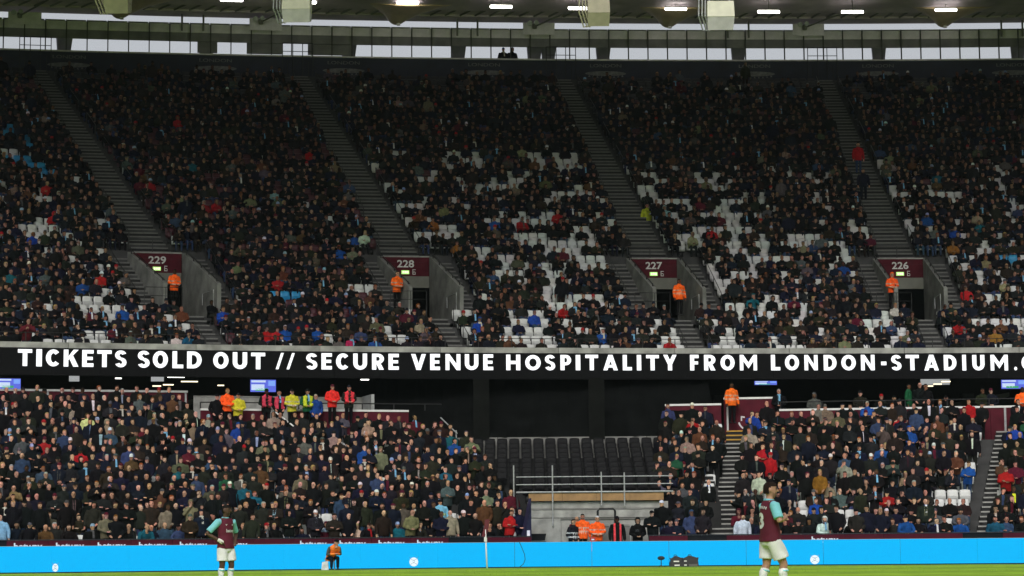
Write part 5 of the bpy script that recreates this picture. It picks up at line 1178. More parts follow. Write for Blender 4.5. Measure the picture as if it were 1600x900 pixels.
def pix(p):
    d = Vector(p) - Vector((0, 0, CAM_H)); zf = d.dot(F_); return 800 + FPX*d.dot(R_)/zf, 450 - FPX*d.dot(U_)/zf
LANDL = [(352, 'the dark haired footballer'), (521, 'the crouched orange steward'), (760, 'the corner flag'), (60, 'the first painted ball on the blue board')]
LANDR = [(1075, 'the black equipment bags'), (1205, 'the footballer numbered 3'), (1532, 'the far right aisle')]
low.sort(key=lambda d: d['p'][0]**2 + d['p'][1]**2)
inview = [d for d in low if -8 < pix((d['p'][0], d['p'][1], d['p'][2]+1.4))[0] < 1608]
NIND = 268
ids = set(id(d) for d in inview[:NIND])
rows = {}
for d in inview[:NIND]: d['px'] = pix((d['p'][0], d['p'][1], d['p'][2]+1.4))[0]; rows.setdefault((d['b'], d['k']), []).append(d)
for (b_, k), ds in rows.items():
    ds.sort(key=lambda d: d['px'])
    rn = 'front row' if k == 0 else '%s row' % ordinal(k+1)
    for d in ds:
        lm = min(LANDL if b_ == 'L' else LANDR, key=lambda l: abs(l[0]-d['px']))
        side = 'left' if d['px'] < lm[0] else 'right'
        n = 1 + sum(1 for e in ds if min(e['px'], d['px']) < e['px'] < max(lm[0], d['px']) and (e['px'] < lm[0]) == (d['px'] < lm[0]) and abs(e['px']-lm[0]) < abs(d['px']-lm[0]))
        d['label'] = '%s, %s, %s behind, %s %s of %s' % ('standing' if d['st'] else 'seated', look_words(d['L']), rn, ordinal(n), side, lm[1])
USED = {}
def trim(s):
    wd = s.split()
    return ' '.join(wd) if len(wd) <= 16 else None
for d in low:
    if id(d) in ids:
        lab = d['label']
        if not trim(lab):
            lab = lab.replace(' behind,', ',').replace('standing, ', '').replace('seated, ', '')
            if len(lab.split()) > 16: lab = lab.replace('the first painted ball on the blue board', 'the first ball').replace('the dark haired footballer', 'the left footballer').replace('the crouched orange steward', 'the orange steward').replace('the footballer numbered 3', 'the right footballer').replace('the far right aisle', 'the right aisle').replace('the black equipment bags', 'the black bags')
            if len(lab.split()) > 16 and d['L']['scarf']: lab = lab.replace(', %s scarf' % d['L']['scarf'], '')
        lab = lab.replace(' behind,', ',') if len(lab.split()) > 15 else lab
        if len(lab.split()) > 16: lab = lab.replace('short ', '').replace('thin ', '')
        if len(lab.split()) > 16: lab = lab.replace(' hair,', '-haired,')
        if lab in USED: lab = lab.replace(' row', ' row up', 1) if lab.replace(' row', ' row up', 1) not in USED else 'upright ' + lab
        USED[lab] = 1
        if len(lab.split()) > 16: lab = lab.replace(' of the ', ' of ').replace(', hood up', ', hooded')
        person_obj(d['ti'], d['p'], d['yaw'], d['L'], lab, 'spectators in the front rows of the lower stand')
    else: soup_person(CROWD, d['ti'], d['p'], d['yaw'], d['L'])
CR = CROWD.build('crowd', CLOTH); tag(CR, 'mass of spectators in dark winter coats filling both tiers', 'crowd')
# empty seats: those that show largest are objects, the rest joins the seats under the crowd
allE = [(p[0]**2 + p[1]**2 + p[2]**2, 'U', k, bi, u, p, yaw, c) for k, bi, u, p, yaw, c in UEMPTY] + [(p[0]**2 + p[1]**2, b_, k, 0, a, p, yaw, c) for b_, k, a, p, yaw, c in LEMPTY]
vis = sorted([e for e in allE if -4 < pix((e[5][0], e[5][1], e[5][2]+.6))[0] < 1604 and e[7] in ('white', 'blue')])
ind = set(e[5] for e in vis[:136])
grp = {}
for e in vis[:136]: grp.setdefault((e[1], e[2], e[3]), []).append(e)
for (b_, k, bi), es in grp.items():
    es.sort(key=lambda e: pix(e[5])[0])
    for n, e in enumerate(es):
        rn = 'front row' if k == 0 else '%s row up' % ordinal(k+1)
        wh = '%s block of upper tier' % ['leftmost', 'second', 'middle', 'fourth', 'rightmost'][bi] if b_ == 'U' else 'lower %s stand' % ('left' if b_ == 'L' else 'right')
        seat_obj(e[5], e[6], e[7], 'empty %s seat, %s, %s, %s empty from left' % (e[7], wh, rn, ordinal(n+1)), 'empty seats among the spectators')
for e in allE:
    if e[5] in ind: continue
    v = rotz(SEAT_V, e[6]) + np.array(e[5]); cc = np.tile(jit(SEATCOL[e[7]], .05), (len(SEAT_F), 1)); cc[SEAT_LEG] = .01; SEATSOUP.add(v, SEAT_F, cc)
so = SEATSOUP.build('seating', SEATMAT); tag(so, 'rows of tip-up seats under and between the spectators', 'seats')
for k in range(MROWS):
    xs_ = [x for x in np.arange(-4.2, 7.4, .53)]
    vis_ = []
    for x in xs_:
        p = MF.p(x, mb_(k)+.15, mz(k)); px, py = pix((p[0], p[1], p[2]+.7))
        if 700 + (9-k)*12 < px < 1042: vis_.append((px, p))
    vis_.sort()
    for n, (px, p) in enumerate(vis_):
        rn = 'front' if k == 0 else 'topmost' if k == MROWS-1 else ordinal(k+1)
        seat_obj(p, 0.0, 'black', 'empty black folding seat, %s row of the black block, %s from left' % (rn, ordinal(n+1)), 'black seats of the closed block')
# ------------------------------------------------------------------ stewards and other people with a place of their own
HV = dict(scarf=None)
def bands(colr):
    def f(T, C):
        c = T['V'][T['F']].mean(1); z = c[:, 2] / T['hc'][2]
        m_ = (T['R'] == COAT) & (((z > .62) & (z < .65)) | ((z > .72) & (z < .75))); C[m_] = colr
    return f
def vest(colr):
    def f(T, C):
        c = T['V'][T['F']].mean(1); m_ = (T['R'] == COAT) & (np.abs(c[:, 0]) < .215) & (np.abs(c[:, 0]) > .05) & (c[:, 2] > T['hc'][2]-.68); C[m_] = colr
    return f
SILV = (.5, .5, .48)
def special(px, ytop, Y, label, ti, face=0, group=None, sz=1.0, **k):
    """stand a person at distance Y under a photo point (crown of the head)"""
    X, z = sight(px, ytop, Y); L = new_look(**k); L['yaw'] = k.get('yaw', 0); L['sz'] = sz; L['sx'] = k.get('sx', 1.0)
    top = (HI[ti]['hc'][2]+.125)*sz
    return person_obj(ti, (X, Y, z-top), face, L, label, group, fine(ti))
S_, K_ = dict(zip([s_[1]+'/'+s_[2] for s_ in SPEC if s_[0] == 'stand'], STAND_T)), dict(zip([s_[1]+'/'+s_[2] for s_ in SPEC if s_[0] == 'sit'], SIT_T))
R90 = math.radians
G1 = 'stewards at the upper entrances'
for c, px, y, lab, kw in ((-12.66, 272, 421, 'steward in orange high visibility jacket standing at entrance 229', dict(hat='short hair', hatc='black', skin=DSKIN[1])),
                     (-2.10, 620, 424, 'steward in orange jacket standing at left of entrance 228', dict(hat='short hair', hatc='brown')),
                     (8.86, 1061, 436, 'steward in orange jacket with dark hair at the right of entrance 227', dict(hat='short hair', hatc='black', skin=DSKIN[0])),
                     (19.93, 1393, 426, 'steward with orange hood up standing before the panel of entrance 226', dict(hat='hood', hatc=None))):
    w_ = roww(5) + .9 if c != 19.93 else roww(5)+.5
    u, z = survey(px, y, w_); special(px, y, d0(u)+w_, lab, S_['front/front'] if c != 8.86 else S_['down/down'], upyaw(u)+.25, G1, coat='orange', legs='black', extra=bands((.55, .35, .25)), **dict(dict(beard=False), **kw))
u, z = survey(1011, 318, 9.2 + 4.2); special(1011, 318, d0(u)+13.4, 'steward in bright yellow jacket with black straps among seats right of the 227 stair', S_['down/down'], .2, coat='yellow', legs='black', hat='short hair', hatc='black', strip=(.05, 'black'))
for px, yf, lab, kw in ((1342, 278, 'person in red jacket walking on the stair above entrance 226', dict(coat='red', hat='short hair', hatc='dark brown')), (1350, 318, 'person in dark blue tracksuit walking down the stair above entrance 226', dict(coat='navy', legs='navy', hat='short hair', hatc='black', hyaw=0))):
    lo_, hi_ = 9.0, 29.0
    for _ in range(40):
        m_ = (lo_+hi_)/2; u, z = survey(px, yf, m_)
        if z > rowz(int((m_-W0)/RD)): lo_ = m_
        else: hi_ = m_
    k_ = round((lo_-W0)/RD); u, z = survey(px, yf, roww(k_)+.1)
    person_obj(S_['down/down'], up(u, roww(k_)+.12, rowz(k_)), upyaw(u), new_look(**dict(kw, yaw=0)), lab)
for px, y, lab in ((786, 75, 'dark figure in blue hat at the parapet behind the top row, left of two'), (800, 75, 'dark hooded figure at the parapet behind the top row, right of two')):
    u, z = survey(px, y, WBACK+.45); special(px, y, d0(u)+WBACK+.45, lab, S_['front/front'], .3, coat='black', hat='beanie' if px < 790 else 'hood', hatc='blue', legs='black')
# left platform
G2 = 'stewards on the left platform'
for px, y, lab, kw, pose in ((355, 607, 'steward in orange jacket with ginger hair on the left platform', dict(coat='orange', hat='short hair', hatc='ginger'), 'front/front'),
        (372, 614, 'steward in bright yellow jacket on the left platform beside the orange one', dict(coat='yellow', hat='cap', hatc='black'), 'front/front'),
        (339, 616, 'person in black coat and beanie left of the orange steward on the platform', dict(coat='black', hat='beanie', hatc='black'), 'pocket/pocket'),
        (416, 608, 'steward in pink vest over black coat, first right of the television', dict(coat='black', hat='beanie', hatc='black', extra=vest(CC_['pink'])), 'front/front'),
        (436, 610, 'steward in pink vest with dark hair, second right of the television', dict(coat='black', hat='short hair', hatc='black', extra=vest(CC_['pink'])), 'pocket/pocket'),
        (456, 608, 'steward in bright yellow jacket with dark cap on the left platform', dict(coat='yellow', hat='cap', hatc='black', extra=bands((.5, .5, .4))), 'front/front'),
        (480, 608, 'steward in yellow and green vest with green beanie on the left platform', dict(coat='green', hat='beanie', hatc='black', extra=vest(CC_['yellow'])), 'front/front'),
        (493, 616, 'person in blue jacket between the green vest and the red steward', dict(coat='blue', hat='short hair', hatc='grey'), 'pocket/pocket'),
        (519, 601, 'steward in red jacket and claret beanie on the left platform', dict(coat='orange', hat='beanie', hatc='claret', extra=lambda T, C: C.__setitem__(T['R'] == COAT, (.75, .035, .03))), 'front/front'),
        (545, 602, 'steward in red vest over dark coat at the right end of the platform', dict(coat='charcoal', hat='beanie', hatc='navy', extra=vest((.72, .05, .07))), 'front/front')):
    q = LF; Y = 97.6 + (px-450)*.0012*8; special(px, y, Y, lab, S_[pose], LF.ang+.1, G2, legs='black', **kw)
# right platform
special(1143, 598, RF.p(3.0, 10.95)[1], 'steward in orange jacket standing tall on yellow edged steps before the club crest', S_['down/down'], RF.ang+.5, sz=1.04, coat='orange', legs='black', hat='short hair', hatc='black', skin=DSKIN[1], extra=bands((.55, .35, .25)), hyaw=10)
special(1597, 605, RF.p(15.6, 11.0)[1], 'steward in orange jacket at the far right edge by the white handrail', S_['front/front'], RF.ang, coat='orange', legs='navy', hat='short hair', hatc='black', skin=DSKIN[1], extra=bands((.55, .35, .25)))
G3 = 'people behind the long claret wall'
for px, y, lab, kw, pose in ((1217, 608, 'person in dark coat with light shirt and grey hair at the claret wall rail', dict(coat='black', hat='short hair', hatc='grey', strip=(.045, 'pale blue')), 'front/front'),
        (1272, 614, 'person in grey hooded jacket at the rail over the claret wall', dict(coat='grey', hat='hood', hatc=None), 'front/front'),
        (1344, 611, 'person in khaki coat and black hat at the rail over the claret wall', dict(coat='dark olive', hat='beanie', hatc='black'), 'front/front'),
        (1377, 616, 'person in red beanie and blue striped top behind the claret wall', dict(coat='black', hat='beanie', hatc='red', extra=stripe(CC_['pale blue'], .9, 1.2)), 'front/front'),
        (1397, 618, 'person in black hat next to the red beanie behind the claret wall', dict(coat='black', hat='beanie', hatc='black'), 'pocket/pocket'),
        (1419, 600, 'person in green jacket standing sideways behind the claret wall', dict(coat='green', hat='short hair', hatc='black', skin=DSKIN[0], yaw=70), 'down/down'),
        (1437, 598, 'bald person in black coat beside the green jacket behind the wall', dict(coat='black', hat='bald', hatc=None), 'pocket/pocket'),
        (1446, 600, 'person in black coat with a hand raised to the face behind the wall', dict(coat='black', hat='short hair', hatc='black', skin=DSKIN[2]), 'down/face'),
        (1478, 618, 'person in black cap seated low behind the claret wall', dict(coat='black', hat='cap', hatc='black'), 'pocket/pocket'),
        (1535, 607, 'person with dark skin in olive coat near the right end of the claret wall', dict(coat='dark olive', hat='short hair', hatc='black', skin=DSKIN[0]), 'front/front'),
        (1548, 607, 'person in navy coat and striped beanie leaning at the right end of the wall', dict(coat='navy', hat='beanie', hatc='claret'), 'front/front')):
    a_ = (px-1217)/(1548-1217)*(14.6-5.0)+5.0; special(px, y, RF.p(a_, 11.35)[1], lab, S_[pose], RF.ang, G3, legs='black', **kw)
# by the concrete wall
G4 = 'people standing at the concrete wall'
for px, y, lab, kw, pose in ((895, 811, 'steward in navy vest with grey reflective bands, leftmost at the concrete wall', dict(coat='charcoal', hat='short hair', hatc='dark brown', extra=bands(SILV), yaw=0), 'pocket/pocket'),
        (901, 807, 'person with ginger hair half hidden behind the two leftmost stewards', dict(coat='claret', hat='receding hair', hatc='ginger'), 'pocket/pocket'),
        (910, 803, 'bearded steward in orange jacket with black hair at the concrete wall', dict(coat='orange', hat='short hair', hatc='black', beard=True, extra=bands((.6, .4, .3))), 'down/down'),
        (933, 806, 'grey haired steward in orange jacket with gloves at the concrete wall', dict(coat='orange', hat='short hair', hatc='white', extra=bands((.6, .4, .3)), beard=False), 'front/front'),
        (964, 807, 'steward in black coat with two narrow red vest strips at the concrete wall', dict(coat='black', hat='beanie', hatc='black', skin=DSKIN[1], extra=lambda T, C: C.__setitem__((T['R'] == COAT) & (np.abs(np.abs(T['V'][T['F']].mean(1)[:, 0])-.115) < .035) & (T['V'][T['F']].mean(1)[:, 1] < 0), (.7, .06, .07))), 'down/down'),
        (996, 809, 'photographer in black hooded coat holding a small camera at the concrete wall', dict(coat='black', hat='hood', hatc=None), 'front/front')):
    o = special(px, y, 90.55 if px not in (901, 895) else (90.9 if px == 901 else 90.2), lab, S_[pose], .1 if px != 895 else .9, G4, legs='black', hyaw=0, **kw)
p = sight(996, 829, 90.15); mb = MB(); mb.box(p[0]-.07, 90.12, p[1]-.05, p[0]+.07, 90.2, p[1]+.05); mb.tube([(p[0], 90.12, p[1]), (p[0], 89.98, p[1]-.01)], .042, 10); o = mb.build('camera', BLACKM); tag(o, 'small black camera in the hands of the hooded photographer', 'camera')
p = sight(926, 842, 89.6); mb = MB(); mb.box(p[0]-.11, 89.5, .6, p[0]+.11, 89.75, p[1]+.06); o = mb.build('kit_bag', mat('red nylon', (.5, .03, .02), .6)); tag(o, 'small red bag with white mark between the orange and black stewards', 'bag')
mb = MB(); mb.box(p[0]-.05, 89.485, p[1]-.05, p[0]+.06, 89.497, p[1]+.0); mb.build('patch', WHITEP, o)
# person on the aisle of the right block, clapping
L = new_look(coat='black', legs='denim', hat='cap', hatc='black'); L['yaw'] = 0
o = person_obj(S_['clap/clap'], RF.p(3.35, lrow(2)+.1, lz(2)), RF.ang-1.2, L, 'person in black jacket and jeans clapping on the aisle left of the footballer', None)
L = new_look(coat='black', legs='black', hat='bald', hatc=None); L['yaw'] = 0
person_obj(S_['pocket/pocket'], RF.p(2.2, lrow(8), lz(8)), RF.ang, L, 'bald person in black coat standing at the left edge of the right aisle', None)
# ------------------------------------------------------------------ pitch side
LEDM = mat('led screen blue', (.003, .015, .03), .9, 0, emit=(.006, .50, 1.0), es=.96, spec=.0)
nt_ = LEDM.node_tree; tcn = [x for x in nt_.nodes if x.type == 'TEX_COORD'][0]; pb = nt_.nodes['Principled BSDF']
nz_ = nt_.nodes.new('ShaderNodeTexNoise'); nz_.inputs['Scale'].default_value = 45; nz_.inputs['Detail'].default_value = 3; nt_.links.new(tcn.outputs['Object'], nz_.inputs['Vector'])
br = nt_.nodes.new('ShaderNodeMapRange'); br.inputs['To Min'].default_value = .88; br.inputs['To Max'].default_value = 1.07; nt_.links.new(nz_.outputs['Fac'], br.inputs['Value']); nt_.links.new(br.outputs['Result'], pb.inputs['Emission Strength'])
LB = empty('led_perimeter_board', (0, 88, 0), 'long bright blue LED board with painted footballs along the pitch edge', 'led board')
def ledpt(px):
    d = np.interp(px, [p[0] for p in LEDPX], [p[1] for p in LEDPX]); X = (px-800)/FPX*d; return Vector((X, d, 0))
pxs = list(np.arange(-157, 1780, 119.7))
BALLW = mat('screen ball white', (.1, .1, .1), .5, 0, emit=(.75, .88, .95), es=1.0); BALLD = mat('screen ball mark', (.05, .05, .05), .5, 0, emit=(.22, .30, .38), es=1.0)
for i, (a, b) in enumerate(zip(pxs, pxs[1:])):
    A, B = ledpt(a+.25), ledpt(b-.25); n = Vector((B.y-A.y, -(B.x-A.x), 0)).normalized(); t = (B-A).normalized()
    def slab(z0, z1, f, bk): 
        mb = MB(); q = [A + n*f, B + n*f, B - n*bk, A - n*bk]; mb.hexa([(v.x, v.y, z0) for v in q] + [(v.x, v.y, z1) for v in q]); return mb
    pn = slab(.035, .985, .0, .12).build('screen_panel', LEDM, LB)
    slab(.987, 1.0, .012, .13).build('top_edge', mat('screen bezel', (.30, .32, .34), .4, .1), LB); slab(0, .033, .012, .3).build('base', BLACK, LB)
for px, y in ((88, 887), (357, 882), (644, 878), (944, 875.5), (1266, 874.5), (1597, 872)):
    C = ledpt(px); C2 = ledpt(px+5); t = (C2-C).normalized(); n = Vector((t.y, -t.x, 0)); zc_ = sight(px, y, C.y)[1]; P = C + n*.006 + Vector((0, 0, zc_)); zz = Vector((0, 0, 1))
    mb = MB(); m2 = MB(); r = .175 if px != 88 else .15; N = 24; sx_ = 1.0 if px > 100 else .72
    for i in range(N):
        a, b = 2*PI*i/N, 2*PI*(i+1)/N; mb.poly([P, P + t*(r*sx_*math.cos(a)) + zz*(r*math.sin(a)), P + t*(r*sx_*math.cos(b)) + zz*(r*math.sin(b))])
    for (cx, cy, rr, a0, a1) in ((0, .30, .22, 200, 340), (0, -.24, .2, 20, 160), (0, .02, .06, 0, 360)):
        for i in range(10):
            a, b = R90(a0+(a1-a0)*i/10), R90(a0+(a1-a0)*(i+1)/10); Q = P + n*.003
            m2.poly([Q + t*((cx+k*math.cos(q))*sx_*.8) + zz*((cy+k*math.sin(q))*.8) for k, q in ((rr, a), (rr, b), (rr-.018, b), (rr-.018, a))])
    bl = mb.build('painted_ball', BALLW, LB); m2.build('ball_mark', BALLD, bl)
# corner flag
X, _ = sight(761, 880, 87.0); CF = empty('corner_flag', (X, 87.0, 0), 'white corner flag pole with limp maroon flag and white sleeve', 'flag')
mb = MB(); mb.tube([(X, 87, 0), (X-.03, 87, .7), (X-.05, 87, 1.5)], [.034, .032, .022], 8); mb.build('pole', mat('glossy white pole', (.8, .8, .78), .35, .05), CF, smooth=True)
mb = MB(); mb.tube([(X-.05, 87, 1.02), (X-.05, 87, 1.18)], .06, 8); mb.box(X-.11, 86.97, 1.05, X-.04, 87.03, 1.2); mb.build('sleeve', WHITEP, CF)
mb = MB(); pr = [(0, 1.88), (-.03, 1.6), (-.10, 1.35), (-.14, 1.22)]
for (x0, z0), (x1, z1) in zip(pr, pr[1:]):
    for j in range(4): mb.poly([(X-.07+x0+j*.045, 87+.03*math.sin(j*2+z0*9), z0), (X-.07+x0+(j+1)*.045, 87+.03*math.sin(j*2+2+z0*9), z0), (X-.07+x1+(j+1)*.045, 87+.03*math.sin(j*2+2+z1*9), z1), (X-.07+x1+j*.045, 87+.03*math.sin(j*2+z1*9), z1)])
mb.build('flag', mat('maroon nylon', (.11, .012, .02), .7, .2), CF, smooth=True)
# cable hanging over the board
pts = [sight(x, y, 87.95) for x, y in ((811, 846), (815, 855), (819.5, 866), (820.5, 874), (818, 881), (812, 886))]
mb = MB(); mb.tube([(x, 87.9, z) for x, z in pts], .014, 5); o = mb.build('cable', BLACKM); tag(o, 'thin black cable looping down over the blue board', 'cable')
# steward on a stool in front of the board
X, _ = sight(519, 880, 85.6); YS = 85.6
o = special(521, 848.5, YS, 'steward in orange bib and black cap sitting hunched on a stool before the blue board', len(SPEC)-1, .55, None, .84, coat='grey', legs='navy', hat='cap', hatc='black', hyaw=-10, extra=lambda T, C: C.__setitem__((T['R'] == COAT) & (np.abs(T['V'][T['F']].mean(1)[:, 0]) < .20), (.85, .22, .04)))
o.location.z = 0
mb = MB(); sx_, sy_ = o.location.x - .16, o.location.y + .30
ST = empty('stool', (sx_, sy_, 0), 'low pale folding stool with bag under the hunched steward', 'stool')
mb.box(sx_-.2, sy_-.18, .40, sx_+.2, sy_+.18, .44); mb.build('seat', GALV, ST)
for dx in (-.17, .17):
    for dy in (-.15, .15): mb = MB(); mb.tube([(sx_+dx*1.1, sy_+dy, 0), (sx_+dx*.9, sy_+dy, .40)], .014, 5); mb.build('leg', GALV, ST)
mb = MB(); mb.hexa([(sx_-.30, sy_-.36, 0), (sx_-.02, sy_-.36, 0), (sx_-.02, sy_-.2, 0), (sx_-.30, sy_-.2, 0), (sx_-.27, sy_-.33, .3), (sx_-.05, sy_-.33, .34), (sx_-.05, sy_-.22, .34), (sx_-.27, sy_-.22, .3)])
o = mb.build('carrier_bag', mat('pale carrier bag', (.55, .58, .60), .5, .3, 8.0)); tag(o, 'pale plastic bag standing against the stool of the hunched steward', 'bag')
# microphone and bags
X, zt_ = sight(1033, 872, 86.4); MC = empty('microphone', (X, 86.4, 0), 'black furry microphone on a short stand left of the equipment bags', 'microphone')
mb = MB()
mb.lathe([(.0, -.075), (.08, -.07), (.135, -.03), (.14, .01), (.11, .05), (.06, .072), (0, .078)], (X, 86.4, zt_), 14); mb.build('windshield', mat('dark fur', (.03, .03, .032), .95, .4, 30.0, .8, 60), MC, smooth=True)
mb = MB(); mb.tube([(X, 86.4, .02), (X, 86.4, zt_-.05)], .018, 6); mb.tube([(X-.06, 86.4, .04), (X+.02, 86.4, .05)], .025, 6)
for a in range(3): mb.tube([(X, 86.4, .05), (X+.15*math.cos(a*2.1), 86.4+.15*math.sin(a*2.1), .008)], .012, 5)
mb.build('stand', BLACKM, MC)
def bag(px0, px1, y, Y, peak, lab, marks):
    x0, x1 = sight(px0, 880, Y)[0], sight(px1, 880, Y)[0]; zt = sight(px0, y, Y)[1]; W = x1-x0
    Bg = empty('equipment_bag', ((x0+x1)/2, Y, 0), lab, 'bag', 'equipment bags beside the microphone')
    mb = MB(); secs = [(0, .55, 0), (.08, .9, .02), (.12, 1.0, .05)]
    prof = [(0, 0), (.02, .35), (.10, .62), (.02, .80), (.14, .76), (.30, .86), (peak, 1.0), (.75, .88), (.9, .80), (1.0, .83), (.96, .55), (1.0, 0)]
    n = len(prof)
    for dy in (0, .38): mb.v += [(x0+W*p_[0], Y + dy + .05*p_[1], zt*p_[1]) for p_ in prof]
    mb.f = [tuple(range(n))[::-1], tuple(range(n, 2*n))] + [(i, (i+1) % n, n+(i+1) % n, n+i) for i in range(n)]; mb.m = [0]*len(mb.f)
    mb.build('body', mat('black nylon', (.011, .011, .012), .6, .4, 8.0, .4, 20), Bg)
    mb = MB(); xm = x0+W*peak; mb.tube([(xm-.06, Y+.2, zt*.97), (xm-.03, Y+.2, zt*1.08), (xm+.05, Y+.2, zt*1.07), (xm+.08, Y+.2, zt*.95)], .012, 5); mb.build('handle', BLACKM, Bg)
    for (f0, f1, g0, g1, M) in marks:
        mb = MB(); mb.box(x0+W*f0, Y-.012+.05*g0, zt*g0, x0+W*f1, Y+.012+.05*g1, zt*g1); mb.build('label_patch', M, Bg)
bag(1046.5, 1067, 868.5, 86.3, .45, 'black equipment bag with white lettering patches, left of the pair', ((.30, .72, .44, .55, WHITEP), (.36, .76, .08, .2, WHITEP)))
bag(1065, 1092, 868, 86.2, .48, 'black equipment bag with grey front pocket, right of the pair', ((.15, .30, .46, .56, WHITEP), (.15, .30, .1, .2, WHITEP), (.42, .92, .03, .24, mat('grey nylon', (.10, .10, .095), .7))))
# ------------------------------------------------------------------ the two footballers
def footballer(loc, yaw, scale, skin, hair, label, elbowR, wristR, dirR, elbowL, wristL, dirL, stride, hyaw, bandage=False, girth=1.0):
    B = Body()
    LG = []
    for e, (ky, ay, az) in ((-1, stride[0]), (1, stride[1])):
        hip = Vector((e*.095, .0, .93)); kn = Vector((e*.112, ky, .505)); an = Vector((e*.115, ay, az+.09)); LG.append((e, hip, kn, an))
        B.limb([hip, hip.lerp(kn, .45), hip.lerp(kn, .85), kn, kn.lerp(an, .3) + Vector((0, .018, 0)), kn.lerp(an, .7), an], [.098, .088, .066, .060, .058, .044, .036], SKIN, 12)
        B.loft([(an + Vector((0, .06, -.055)), .03, .03), (an + Vector((0, .0, -.05)), .036, .045), (an + Vector((0, -.10, -.06)), .042, .03), (an + Vector((0, -.17, -.068)), .028, .018)], SHOE, 10)
    B.loft([((0, 0, .88), .16, .115), ((0, 0, 1.0), .155, .11), ((0, .01, 1.14), .155, .105), ((0, .01, 1.30), .175, .115), ((0, .01, 1.42), .185, .11), ((0, .01, 1.49), .13, .085), ((0, .01, 1.54), .06, .06)], SKIN, 16)
    AR = []
    for e, el, wr, hd in ((-1, elbowR, wristR, dirR), (1, elbowL, wristL, dirL)):
        sh = Vector((e*.18, .01, 1.455)); el, wr = Vector(el), Vector(wr); AR.append((e, sh, el, wr, Vector(hd).normalized()))
        B.limb([sh, sh.lerp(el, .5), el, el.lerp(wr, .35), wr], [.062, .052, .043, .043, .030], SKIN, 12); B.hand(wr, hd, -e)
    hc = Vector((0, -.02, 1.685)); B.head(hc)
    T = finish(B.solid(.0105, 9000, 1), hc)
    sk = np.array(skin)
    def turn(v):                          # head turn
        v = v.copy(); d = v - np.array(hc); wg = np.clip((d[:, 2]+.20)/.10, 0, 1)*(np.hypot(d[:, 0], d[:, 1]) < .15); a = math.radians(hyaw)*wg
        v[:, 0] = hc.x + d[:, 0]*np.cos(a) - d[:, 1]*np.sin(a); v[:, 1] = hc.y + d[:, 0]*np.sin(a) + d[:, 1]*np.cos(a); return v
    C = np.tile(sk, (len(T['F']), 1)); C[T['R'] == SHOE] = (.35, .35, .36); C[T['R'] == BEARD] = sk*.5 + np.array(hair)*.35
    d = T['V'][T['F']].mean(1) - np.array(hc)
    hd_ = (np.abs(d[:, 0]) < .09) & (d[:, 2] > -.12)
    eye = hd_ & (d[:, 1] < -.068) & (d[:, 2] > .004) & (d[:, 2] < .022) & (np.abs(d[:, 0]) > .018) & (np.abs(d[:, 0]) < .046); C[eye] = (.03, .02, .015)
    brow = hd_ & (d[:, 1] < -.066) & (d[:, 2] > .030) & (d[:, 2] < .042) & (np.abs(d[:, 0]) > .014) & (np.abs(d[:, 0]) < .052); C[brow] = np.array(hair)
    mo = hd_ & (d[:, 1] < -.075) & (d[:, 2] > -.062) & (d[:, 2] < -.052) & (np.abs(d[:, 0]) < .024); C[mo] = sk*np.array((.75, .5, .5))
    SKM = mat('bare skin', rough=.55, var=.08, scale=14, bump=.1, bscale=60, attr='col', spec=.4)
    o = soup_obj('person', turn(T['V']), T['F'], C, SKM, None, None, loc); o.rotation_euler = (0, 0, yaw); o.scale = (scale*girth, scale*girth, scale); tag(o, label, 'person', 'footballers in claret and pale blue')
    def child(name, V, F, C_, M=CLOTH):
        q = bpy.data.objects.new(name, soup_mesh(name, V, F, C_, M)); COL.objects.link(q); q.parent = o; WL[q.name] = Vector(loc); return q
    # jersey: body claret, sleeves pale blue
    J = Body(); SLV = 6
    J.loft([((0, .0, .865), .198, .156), ((0, .0, .93), .194, .150), ((0, .004, 1.03), .186, .140), ((0, .01, 1.15), .178, .126), ((0, .01, 1.28), .19, .13), ((0, .01, 1.40), .196, .122), ((0, .012, 1.475), .145, .098), ((0, .014, 1.525), .078, .076), ((0, .014, 1.54), .07, .07)], COAT, 20)
    for e, sh, el, wr, hd in AR:
        J.loft([(sh + Vector((-e*.07, 0, .0)), .05, .05), (sh + Vector((-e*.04, 0, .005)), .068, .068), (sh + Vector((e*.015, 0, -.005)), .074, .076), (sh.lerp(el, .45), .070, .073), (sh.lerp(el, .82), .069, .074), (sh.lerp(el, .84), .066, .07)], SLV, 16)
    jv, jf, jr = J.solid(.011, 9000, 2)
    cc = np.tile((.105, .010, .026), (len(jf), 1)); c_ = jv[jf].mean(1)
    slv = (jr == SLV) & (np.abs(c_[:, 0]) > .165); cc[slv] = (.22, .60, .66)
        # cloth folds
    jv = jv + (np.sin(jv[:, 2:3]*34 + jv[:, 0:1]*22)*np.clip((1.25-jv[:, 2:3])/.35, 0, 1)*.004)*np.array([[1, 1, 0]])*np.clip(jv*12, -1, 1)
    jo = child('jersey', jv, jf, cc, mat('jersey cloth', rough=.75, var=.12, scale=6, bump=.5, bscale=9, attr='col', spec=.3))
    K = Body(); K.loft([((0, .012, 1.515), .084, .084), ((0, .012, 1.525), .083, .083), ((0, .010, 1.545), .074, .074)], COAT, 18); kv, kf, kr = K.solid(.008, 400, 1); child('collar', kv, kf, np.tile((.20, .52, .58), (len(kf), 1)))
    bvh = BVHTree.FromPolygons([tuple(v) for v in jv], [tuple(f) for f in jf])
